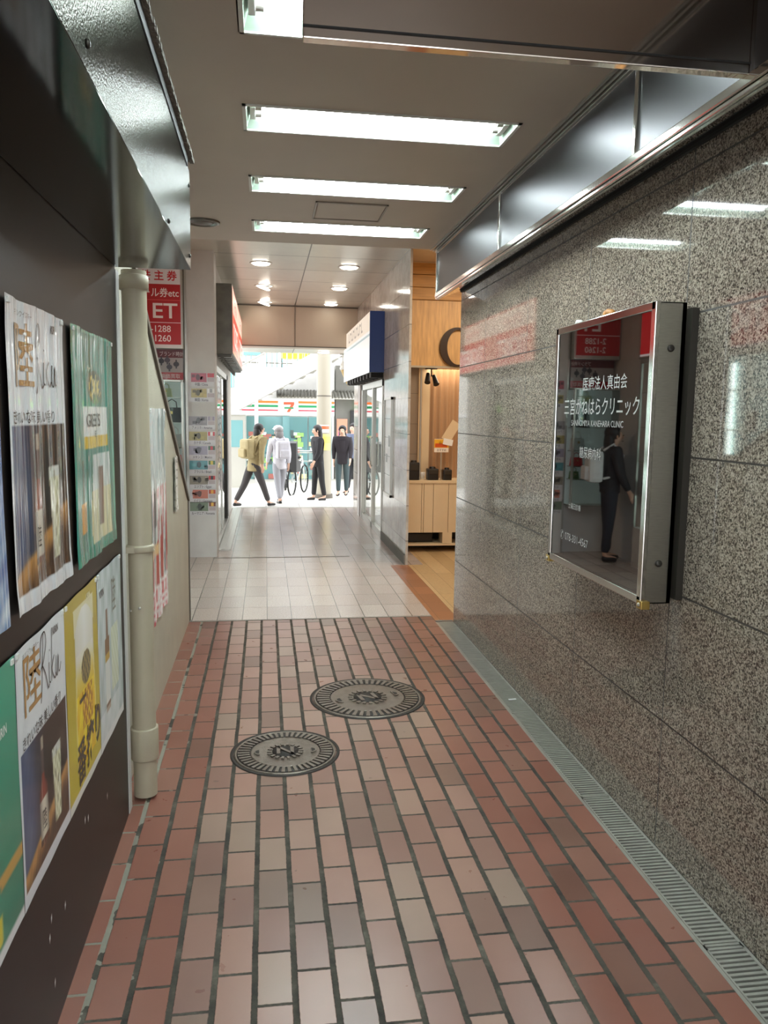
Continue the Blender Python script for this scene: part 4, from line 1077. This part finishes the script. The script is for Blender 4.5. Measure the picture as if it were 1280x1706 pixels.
lo2 = bpy.data.objects.new('counter_lamp', ld2); C.objects.link(lo2); lo2.location = (2.1, YC+.25, 2.08); lo2.parent = cl; lo2.matrix_parent_inverse = Matrix.Translation((-2.4, -7.3, -3.18))


# ------------------------------------------------------------ outside: column, stairs, shops
def cone_mesh(): pass
cm = thing('round_column', 'thick pale round column standing outside the far opening', 'column', (1.20, 16.6, -.2))
MB().tube([(1.20, 16.6, -.22), (1.20, 16.6, 5.5)], .155, 32).build('shaft', mat('column paint', (158, 150, 134), .4), cm)
MB().tube([(1.20, 16.6, 1.90), (1.20, 16.6, 1.925)], .159, 32).build('joint_ring', M['dark_rail'], cm)
MB().tube([(1.20, 16.6, -.22), (1.20, 16.6, -.12)], .19, 32).build('base_ring', M['dark_rail'], cm)
def curved_notice(z0, z1, a0, a1, col, stripe, label):
    o = MB().use(M['print']); n = 10
    for (za, zb, c, r) in ((z0, z1, col, .162), (z0+(z1-z0)*.45, z0+(z1-z0)*.85, stripe, .1635)):
        vs = []
        for i in range(n+1):
            a = a0+(a1-a0)*i/n
            vs += [(1.20+r*math.sin(a), 16.6-r*math.cos(a), za), (1.20+r*math.sin(a), 16.6-r*math.cos(a), zb)]
        o.color(c).add(vs, [(2*i, 2*i+2, 2*i+3, 2*i+1) for i in range(n)], True)
    tag(o.build('column_notice'), label, 'notice')
curved_notice(1.16, 1.32, -.8, .6, (236, 226, 214), (226, 96, 52), 'orange and white notice stuck on the round column')
curved_notice(.80, 1.13, -.2, .9, (236, 216, 110), (210, 190, 90), 'yellow notice lower on the round column')

# footbridge stair
st = thing('footbridge_stair', 'white footbridge staircase rising to the right outside', 'staircase', (0, 22, 0))
z = lambda x: 1.52+(x+.9)*.545
MB().prism([(-2.2, z(-2.2)), (2.6, z(2.6)), (2.6, z(2.6)+.50), (-2.2, z(-2.2)+.42)], 'y', 21.9, 22.05).build('side_girder', M['white_paint'], st)
MB().prism([(-2.2, z(-2.2)+.02), (2.6, z(2.6)+.02), (2.6, z(2.6)+.12), (-2.2, z(-2.2)+.12)], 'y', 22.05, 24.0).build('soffit', M['concrete'], st)
for k in range(16):
    x = -2.2+k*.3; MB().box((x, 22.05, z(x)+.12), (x+.3, 24.0, z(x)+.24)).build('step', M['concrete'], st)
o = MB()
for k in range(30):
    x = -2.15+k*.16; o.tube([(x, 21.97, z(x)+.4), (x, 21.97, z(x)+1.15)], .011, 6)
o.tube([(-2.2, 21.97, z(-2.2)+1.15), (2.6, 21.97, z(2.6)+1.15)], .025, 8); o.build('railing', M['alu'], st)
MB().box((-.30, 21.95, -.6), (-.20, 22.05, z(-.3)+.05)).build('post', M['white_paint'], st)
MB().box((-3.5, 21.7, -.7), (-3.2, 22.3, 1.0)).build('post', M['concrete'], st)
dk = thing('footbridge_deck', 'pale footbridge deck with thin upright rails behind the stair', 'bridge', (0, 26, 3))
MB().box((1.6, 25.5, 2.95), (9, 27, 3.35)).build('slab', M['white_paint'], dk)
o = MB()
for k in range(40): o.tube([(-3.0+k*.16, 25.5, 2.5+max(0, (k-8))*.03), (-3.0+k*.16, 25.5, 3.2+max(0, k-8)*.03)], .012, 6)
o.build('railing', M['green_glass'], dk)
MB().box((5, 25.9, -.9), (5.5, 26.5, 3)).build('pier', M['concrete'], dk)

# convenience store
ks = thing('convenience_store', 'convenience store with orange green and red stripes across the street', 'shop', (1.3, 24, -.6))
MB().box((-.75, 24.2, -.8), (2.05, 24.6, 2.9)).build('wall', M['white_paint'], ks)
MB().box((-.75, 24.10, 1.48), (2.05, 24.2, 1.98)).build('sign_band', mat('lit sign panel', (236, 238, 236), .3, emit=.3), ks)
fr = frame((-.75, 24.095, 1.48), (1, 0, 0), (0, 0, 1), (0, -1, 0)); o = MB().use(M['print_lit'])
for a, b in ((0, 1.12), (1.72, 2.8)):
    rect(o, fr, a, .36, b, .43, .002, (236, 110, 44)); rect(o, fr, a, .24, b, .31, .002, (26, 128, 78)); rect(o, fr, a, .13, b, .17, .002, (196, 40, 60))
o.build('stripes', None, ks)
o = MB().use(M['print_lit'])
o.color((232, 76, 44)).add([fr(a, b, .004) for a, b in ((1.28, .40), (1.60, .40), (1.60, .33), (1.46, .10), (1.37, .10), (1.50, .32), (1.28, .32))], [tuple(range(7))])
rect(o, fr, 1.30, .20, 1.58, .25, .006, (24, 122, 76)); o.build('seven_logo', None, ks)
for a, b in ((-.70, .50), (.70, 1.25), (1.28, 1.98)):
    f = MB().box((a, 24.14, -.55), (b, 24.2, 1.44)).build('window', M['green_glass'], ks)
    o = MB().use(M['print']); frw = frame((a, 24.135, -.55), (1, 0, 0), (0, 0, 1), (0, -1, 0)); w = b-a
    for k in range(64):
        x = random.random()*(w-.25); q = .9*random.random()+.55*(k % 2); rect(o, frw, x, q, x+.08+.15*random.random(), q+.05+.12*random.random(), .002+.0005*k, random.choice(((120, 150, 146), (226, 232, 228), (150, 196, 110), (84, 100, 100), (208, 196, 150), (60, 74, 76), (180, 110, 100))))
    o.build('display', None, f)
MB().box((.50, 24.0, -.65), (.70, 24.2, 1.46)).build('aqua_pillar', M['green_glass'], ks)
rf = MB().prism([(23.7, 2.02), (24.2, 2.20), (24.2, 2.12), (23.7, 1.98)], 'x', .35, 4.6).build('eave', M['concrete'], ks)
o = MB()
for k in range(42): o.tube([(.35+k*.1, 23.68, 2.03), (.35+k*.1, 24.2, 2.23)], .034, 8)
o.build('roof_tiles', M['old_steel'], rf)
# neighbouring shop on the right with green and round signs
ns = thing('dark_shop', 'dark fronted shop with green sign and round red emblem at the right', 'shop', (3, 24, -.6))
MB().box((2.10, 24.25, -.8), (6, 24.8, 3)).build('wall', M['conc_dark'], ns)
MB().box((2.72, 24.1, 1.66), (3.4, 24.25, 1.88)).build('green_sign', mat('lit green sign', (120, 214, 60), .4, emit=.5), ns)
MB().box((2.55, 24.15, -.6), (3.6, 24.25, 1.66)).build('opening', M['plastic_black'], ns)
fr = frame((2.98, 24.08, 1.50), (1, 0, 0), (0, 0, 1), (0, -1, 0)); o = MB().use(M['print_lit'])
o.color((236, 236, 236)).add([fr(.17*math.cos(q*pi/12), .17*math.sin(q*pi/12), 0) for q in range(24)], [tuple(range(24))])
o.color((206, 36, 44)).add([fr(a, b, .003) for a, b in ((0, .11), (.04, .05), (.10, .03), (.05, -.02), (.05, -.08), (-.05, -.08), (-.05, -.02), (-.10, .03), (-.04, .05))], [tuple(range(9))])
o.build('round_emblem', None, ns)
o = MB().use(M['print']); fr = frame((2.12, 24.2, .2), (1, 0, 0), (0, 0, 1), (0, -1, 0)); rect(o, fr, .02, .55, .34, 1.2, 0, (214, 140, 110)); rect(o, fr, .06, .6, .30, .9, .003, (206, 96, 140)); o.build('pink_poster', None, ns)
bt = thing('glass_booth', 'pale aqua glass booth at the left edge of the far opening', 'booth', (-1.2, 20, -.4))
MB().box((-2.4, 20.0, -.45), (-.50, 21.2, 1.50)).build('body', M['alu'], bt)
for a in (-1.6, -1.02): MB().box((a, 19.985, .70 if a > -1.3 else .6), (a+.46, 20.0, 1.36)).build('window', M['green_glass'], bt)
MB().box((-2.5, 19.9, 1.50), (-.4, 21.3, 1.60)).build('roof', M['white_paint'], bt)
up = thing('utility_pole', 'thin grey utility pole rising behind the stair', 'pole', (-.10, 25.2, -.6))
MB().tube([(-.10, 25.2, -.7), (-.10, 25.2, 5)], .05, 12).build('pole', M['old_steel'], up)
MB().box((-.22, 25.12, 2.7), (.02, 25.28, 3.3)).build('switch_box', M['alu'], up)
MB().tube([(-1.5, 25.2, 3.1), (1.0, 25.2, 3.08)], .018, 6).build('cross_wire', M['old_steel'], up)
hb = thing('apartment_building', 'pale building far behind the footbridge with window rows', 'building', (-3, 38, 0))
MB().box((-9, 38, -1.5), (.6, 44, 14)).build('wall', M['concrete'], hb)
for i in range(5):
    for j in range(4): MB().box((-6+i*1.25, 37.95, 1.2+j*1.5), (-5.2+i*1.25, 38.0, 2.0+j*1.5)).build('window', M['green_glass'], hb)
hb = thing('office_building', 'white office block far behind the store with a yellow sign board', 'building', (5, 36, 0))
MB().box((.8, 36, -1.5), (12, 42, 12)).build('wall', M['white_paint'], hb)
MB().box((-.2+.9, 35.8, 3.95), (2.4, 36, 4.35)).build('yellow_board', mat('yellow board', (240, 220, 40), .5), hb)
for i in range(6):
    for j in range(4): MB().box((2.6+i*1.2, 35.95, 1.4+j*1.5), (3.5+i*1.2, 36.0, 2.2+j*1.5)).build('window', M['green_glass'], hb)
ic = thing('ice_cream_sign', 'tilted cone shaped sign with pale top under the outer soffit', 'sign', (1.40, 13.75, 2.57))
Q = Matrix.Translation((1.405, 13.75, 2.03)) @ Matrix.Rotation(-.22, 4, 'Y') @ Matrix.Scale(.68, 4)
MB().lathe([(.005, 0), (.03, .06), (.10, .40), (.105, .42)], n=20, M4=Q).build('cone', mat('wafer', (206, 178, 120), .5, noise=.15, nscale=30), ic)
MB().lathe([(.105, .42), (.12, .46), (.09, .52), (.095, .55), (.05, .60), (.0, .64)], n=20, M4=Q).build('swirl', M['paper'], ic)
MB().tube([(1.31, 13.75, 2.42), (1.31, 13.75, 2.57)], .01, 8).box((1.26, 13.72, 2.555), (1.36, 13.78, 2.569)).build('bracket', M['alu'], ic)

# ------------------------------------------------------------ bicycles
def bicycle(x, y, z, ang, label, col):
    t = thing('bicycle', label, 'bicycle', (x, y, z), 'parked bicycles outside')
    T = Matrix.Translation((x, y, z)) @ Matrix.Rotation(ang, 4, 'Z')
    P = lambda a, b, c=0: tuple(T @ Vector((a, c, b)))
    for wx in (-.5, .5):
        w = MB().tube([P(wx+.31*math.cos(q*pi/14), .33+.31*math.sin(q*pi/14)) for q in range(29)], .018, 8).build('wheel', M['rubber'], t)
        o = MB()
        for q in range(12): o.tube([P(wx, .33), P(wx+.3*math.cos(q*pi/6), .33+.3*math.sin(q*pi/6))], .0025, 4)
        o.build('spokes', M['alu'], w)
    fm = mat('bicycle paint '+label[:8], col, .4)
    o = MB()
    for a, b in (((-.5, .33), (-.1, .30)), ((-.1, .30), (-.18, .80)), ((-.5, .33), (-.17, .72)), ((-.1, .30), (.34, .72)), ((-.17, .70), (.33, .80)), ((.5, .33), (.32, .86))): o.tube([P(*a), P(*b)], .014, 8)
    o.build('frame', fm, t)
    MB().tube([P(.28, .98, -.26), P(.33, .97, -.1), P(.33, .97, .1), P(.28, .98, .26)], .012, 8).build('handlebar', M['chrome'], t)
    MB().ball(P(-.20, .85), (.12, .07, .035)).build('saddle', M['rubber'], t)
    o = MB()
    for k in range(2): o.tube([P(.42, .72+k*.2, -.14), P(.72, .72+k*.2, -.14), P(.72, .72+k*.2, .14), P(.42, .72+k*.2, .14), P(.42, .72+k*.2, -.14)], .006, 6)
    for c in (-.14, .14):
        for a in (.42, .52, .62, .72): o.tube([P(a, .72, c), P(a, .92, c)], .004, 5)
    o.build('basket', M['alu'], t)
    MB().prism([(-.62, .62), (-.30, .62), (-.34, 1.12), (-.60, 1.02)], 'y', -.13, .13)
    o = MB(); o.prism([(-.66, .55), (-.30, .55), (-.34, .78), (-.54, .80), (-.58, 1.22), (-.68, 1.18)], 'y', -.15, .15)
    o.v = [tuple(T @ Vector(v)) for v in o.v]; o.build('child_seat', M['plastic_black'], t)
bicycle(.72, 17.9, -.27, 1.25, 'bicycle with black child seat parked left of the round column', (190, 196, 196))
bicycle(.50, 19.6, -.34, 1.5, 'bicycle behind the other one, left of the round column', (60, 62, 66))

# ------------------------------------------------------------ people
def skin(name, V, E, R, m, parent, levels=2, label=None):
    me = bpy.data.meshes.new(name); me.from_pydata([tuple(v) for v in V], E, [])
    o = bpy.data.objects.new(name, me); C.objects.link(o)
    md = o.modifiers.new('skin', 'SKIN'); md.use_smooth_shade = True
    for i, v in enumerate(me.skin_vertices[0].data):
        r = R[i]; v.radius = (r, r) if not isinstance(r, tuple) else r
        v.use_root = (i == 0)
    ss = o.modifiers.new('sub', 'SUBSURF'); ss.levels = levels; ss.render_levels = levels
    nm = bpy.data.meshes.new_from_object(o.evaluated_get(bpy.context.evaluated_depsgraph_get()))
    nm.name = name; o.modifiers.clear(); o.data = nm; bpy.data.meshes.remove(me)
    nm.materials.clear(); nm.materials.append(m)
    for p in nm.polygons: p.use_smooth = True
    if parent: put(o, parent)
    if label: o['label'] = label
    return o
SKIN = mat('skin', (214, 170, 146), .5)
def person(loc, H, head, label, hair=(28, 22, 22), top=(60, 60, 60), legs=(40, 40, 42), lean=.05, stride=.35, arms=(.2, -.2), elbow=.3, coat=False, skirt=False, hat=None, bag=None, hairlen=.10, name='person'):
    t = thing(name, label, 'person', loc)
    T = Matrix.Translation(loc) @ Matrix.Rotation(head, 4, 'Z') @ Matrix.Scale(H/1.6, 4)
    P = lambda x, y, z: T @ Vector((x, y, z))      # person faces +y
    s = H/1.6
    hz = .84*math.cos(stride)**.5
    L = lambda y, z: (math.sin(lean)*(z-hz)+y if z > hz else y)
    V = []; E = []; R = []
    def av(p, r): V.append(P(*p)); R.append(r*s if not isinstance(r, tuple) else (r[0]*s, r[1]*s)); return len(V)-1
    def lk(a, b): E.append((a, b))
    pel = av((0, 0, hz), (.13, .095)); wai = av((0, L(0, 1.0), 1.0), (.115, .085)); che = av((0, L(0, 1.17), 1.17), (.135, .10)); shc = av((0, L(0, 1.29), 1.29), (.10, .075))
    nk = av((0, L(.0, 1.36), 1.36), .045); hd = av((0, L(.02, 1.45), 1.45), (.072, .085)); hd2 = av((0, L(.02, 1.53), 1.53), (.068, .08))
    for a, b in ((pel, wai), (wai, che), (che, shc), (shc, nk), (nk, hd), (hd, hd2)): lk(a, b)
    ns_ = av((0, L(.02, 1.45)+.098, 1.452), .012); lk(hd, ns_)
    LEG = []; ARM = []
    for sd in (-1, 1):
        a = stride*sd
        hip = (sd*.085, 0, hz-.03); kn = (sd*.085, math.sin(a)*.40, hz-.03-math.cos(a)*.40)
        back = a < 0
        b = a-(.45*abs(stride) if back else .05)
        an = (sd*.08, kn[1]+math.sin(b)*.37, max(.075, kn[2]-math.cos(b)*.37)); toe = (sd*.085, an[1]+.15, max(.035, an[2]-.045))
        i0 = av(hip, .078); i1 = av(((hip[0]+kn[0])/2, (hip[1]+kn[1])/2, (hip[2]+kn[2])/2), .066); i2 = av(kn, .052); i3 = av((an[0], (kn[1]*.6+an[1]*.4), kn[2]*.6+an[2]*.4), .05); i4 = av(an, .034); i5 = av(toe, .026)
        lk(pel, i0); lk(i0, i1); lk(i1, i2); lk(i2, i3); lk(i3, i4); lk(i4, i5)
        LEG.append((hip, kn, an, toe))
        aa = arms[0 if sd < 0 else 1]
        sh = (sd*.165, L(0, 1.285), 1.285); el = (sd*.20, sh[1]+math.sin(aa)*.27, 1.285-math.cos(aa)*.27)
        fb = aa+elbow; wr_ = (sd*.20, el[1]+math.sin(fb)*.22, el[2]-math.cos(fb)*.22)
        j0 = av(sh, .048); j1 = av(el, .037); j2 = av(wr_, .024); lk(shc, j0); lk(j0, j1); lk(j1, j2)
        d = Vector((0, math.sin(fb), -math.cos(fb))); side = Vector((0, math.cos(fb), math.sin(fb)))
        pm = Vector(wr_)+d*.05; j3 = av(tuple(pm), (.024, .03)); lk(j2, j3)
        for q, ln in enumerate((.062, .072, .068, .052)):
            base = pm+d*.03+side*(.024-.016*q); k1 = base+d*ln*.5; k2 = k1+d*ln*.45+Vector((-sd*.018, 0, 0))
            f0 = av(tuple(base), .0085); f1 = av(tuple(k1), .008); f2 = av(tuple(k2), .007); lk(j3, f0); lk(f0, f1); lk(f1, f2)
        tb = pm+side*.034; tt = tb+d*.035+side*.012; f0 = av(tuple(tb), .0095); f1 = av(tuple(tt), .008); lk(j3, f0); lk(f0, f1)
        ARM.append((sh, el, wr_))
    skin('body', V, E, R, SKIN, t)
    # face
    o = MB()
    fy = L(.02, 1.45)+.088
    for sd in (-1, 1): o.ball(P(sd*.028, fy-.004, 1.475), .0075*s)
    o.box((-.02, fy-.01, 1.405), (.02, fy+.002, 1.411), M4=T); o.build('facial_features', mat('eyes and mouth', (70, 40, 40), .4), t)
    o = MB()
    for sd in (-1, 1): o.ball(P(sd*.078, L(.02, 1.45), 1.455), (.01*s, .018*s, .026*s))
    o.build('ears', SKIN, t)
    # clothing
    def cloth(nm, pts, m, con=None, lv=2):
        V = [P(*p[0]) for p in pts]; R = [tuple(q*s for q in p[1]) if isinstance(p[1], tuple) else p[1]*s for p in pts]
        return skin(nm, V, con or [(i, i+1) for i in range(len(pts)-1)], R, m, t, lv)
    tm = mat('top %d %d %d' % top, top, .8, noise=.12, nscale=14); lm = mat('trousers %d %d %d' % legs, legs, .8)
    pts = [((0, L(0, 1.12), 1.12), (.155, .118)), ((0, L(0, .98), .98), (.145, .112)), ((0, 0, hz-.02 if not coat else hz-.1), (.160, .125)), ((0, L(0, 1.27), 1.27), (.168, .112)), ((0, L(0, 1.35), 1.35), (.092, .08))]
    pts.append(((0, 0, (hz-.02 if not coat else hz-.1)-.02), (.158, .123)))
    con = [(0, 1), (1, 2), (0, 3), (3, 4), (2, 5)]
    for sh, el, wr_ in ARM:
        n = len(pts); pts += [((sh[0], sh[1], sh[2]+.008), .077), (el, .057), (tuple(Vector(el).lerp(Vector(wr_), .92)), .038)]; con += [(3, n), (n, n+1), (n+1, n+2)]
    cloth('jacket' if coat else 'shirt', pts, tm, con)
    pts = [((0, 0, hz+.02), (.14, .11)), ((0, 0, hz+.10), (.125, .095))]; con = [(0, 1)]
    for hip, kn, an, toe in LEG:
        n = len(pts); m1 = tuple(Vector(hip).lerp(Vector(kn), .5)); e = tuple(Vector(kn).lerp(Vector(an), .93))
        pts += [(hip, .088), (m1, .080), (kn, .064), (e, .052)]; con += [(0, n), (n, n+1), (n+1, n+2), (n+2, n+3)]
    cloth('trousers', pts, lm, con)
    for hip, kn, an, toe in LEG:
        cloth('shoe', [((an[0], an[1]-.035, max(.045, an[2]-.03)), .04), ((an[0], an[1]+.06, max(.04, toe[2]+.01)), (.042, .036)), ((toe[0], toe[1], max(.035, toe[2])), (.036, .026))], M['plastic_black'])
    hm = mat('hair %d %d %d' % hair, hair, .5)
    o = MB()
    o.ball((0, L(-.012, 1.5), 1.505), (.092, .100, .092), 20, 14).ball((0, L(-.05, 1.46), 1.46-hairlen*.35), (.088, .062, .06+hairlen*.55), 18, 12)
    for k, v in enumerate(o.v):
        if v[1] > L(.055, 1.5) and v[2] < 1.535: o.v[k] = (v[0], L(.055, 1.5), v[2])
    o.v = [tuple(T @ Vector(v)) for v in o.v]; o.build('hair', hm, t)
    if hat:
        o = MB(); o.ball(tuple(P(0, L(.02, 1.53), 1.545)), (.10*s, .105*s, .07*s)); o.box((-.07, L(.02, 1.53)+.06, 1.53), (.07, L(.02, 1.53)+.16, 1.542), .005, M4=T); o.build('cap', mat('cap', hat, .7), t)
    if bag:
        bm_ = mat('backpack %d' % bag[0], bag, .7, noise=.1, nscale=12)
        o = MB(); o.box((-.14, L(-.29, 1.12), .93), (.14, L(-.12, 1.12), 1.30), .05, M4=T); bg = o.build('backpack', bm_, t)
        o = MB(); o.box((-.10, L(-.33, 1.05), .96), (.10, L(-.28, 1.05), 1.12), .02, M4=T); o.build('pocket', bm_, bg)
        for sd in (-1, 1): MB().tube([P(sd*.09, L(-.13, 1.28), 1.30), P(sd*.10, L(-.02, 1.30), 1.375), P(sd*.10, L(.10, 1.22), 1.25), P(sd*.12, L(.06, 1.0), 1.02), P(sd*.12, L(-.12, .98), .98)], .014*s, 8).build('strap', bm_, bg)
    return t
person((-.22, 14.3, -.13), 1.50, -.95, 'person with dark hair in khaki jacket with khaki backpack striding at the left outside', top=(168, 152, 112), legs=(70, 66, 66), lean=.20, stride=.42, bag=(176, 160, 118), coat=True, hairlen=.12)
person((.26, 15.1, -.15), 1.46, .35, 'person in white cap and pale grey coat walking beside the khaki jacket', top=(196, 194, 200), legs=(150, 150, 156), lean=.1, stride=.25, hat=(232, 232, 228), coat=True, hair=(120, 116, 116), bag=(188, 186, 194))
person((1.02, 15.6, -.16), 1.50, 1.9, 'person in black standing right in front of the round column', top=(30, 26, 30), legs=(34, 32, 34), stride=.12, hairlen=.22, coat=True)
person((1.62, 16.9, -.2), 1.52, 2.9, 'person in black with long hair right of the round column', top=(36, 30, 36), legs=(60, 74, 76), stride=.1, hairlen=.26, coat=True)
person((1.98, 17.9, -.24), 1.60, 2.4, 'tallest person in slate blue top farthest right outside', top=(96, 104, 128), legs=(30, 30, 34), stride=.2, hair=(40, 32, 34), hairlen=.10)
person((-1.12, 8.05, 0), 1.48, pi/2+.15, 'person with dark hair, black clothes and white backpack facing the ticket shop', top=(30, 30, 34), legs=(30, 34, 46), stride=.05, lean=.03, bag=(206, 206, 206), hairlen=.2)
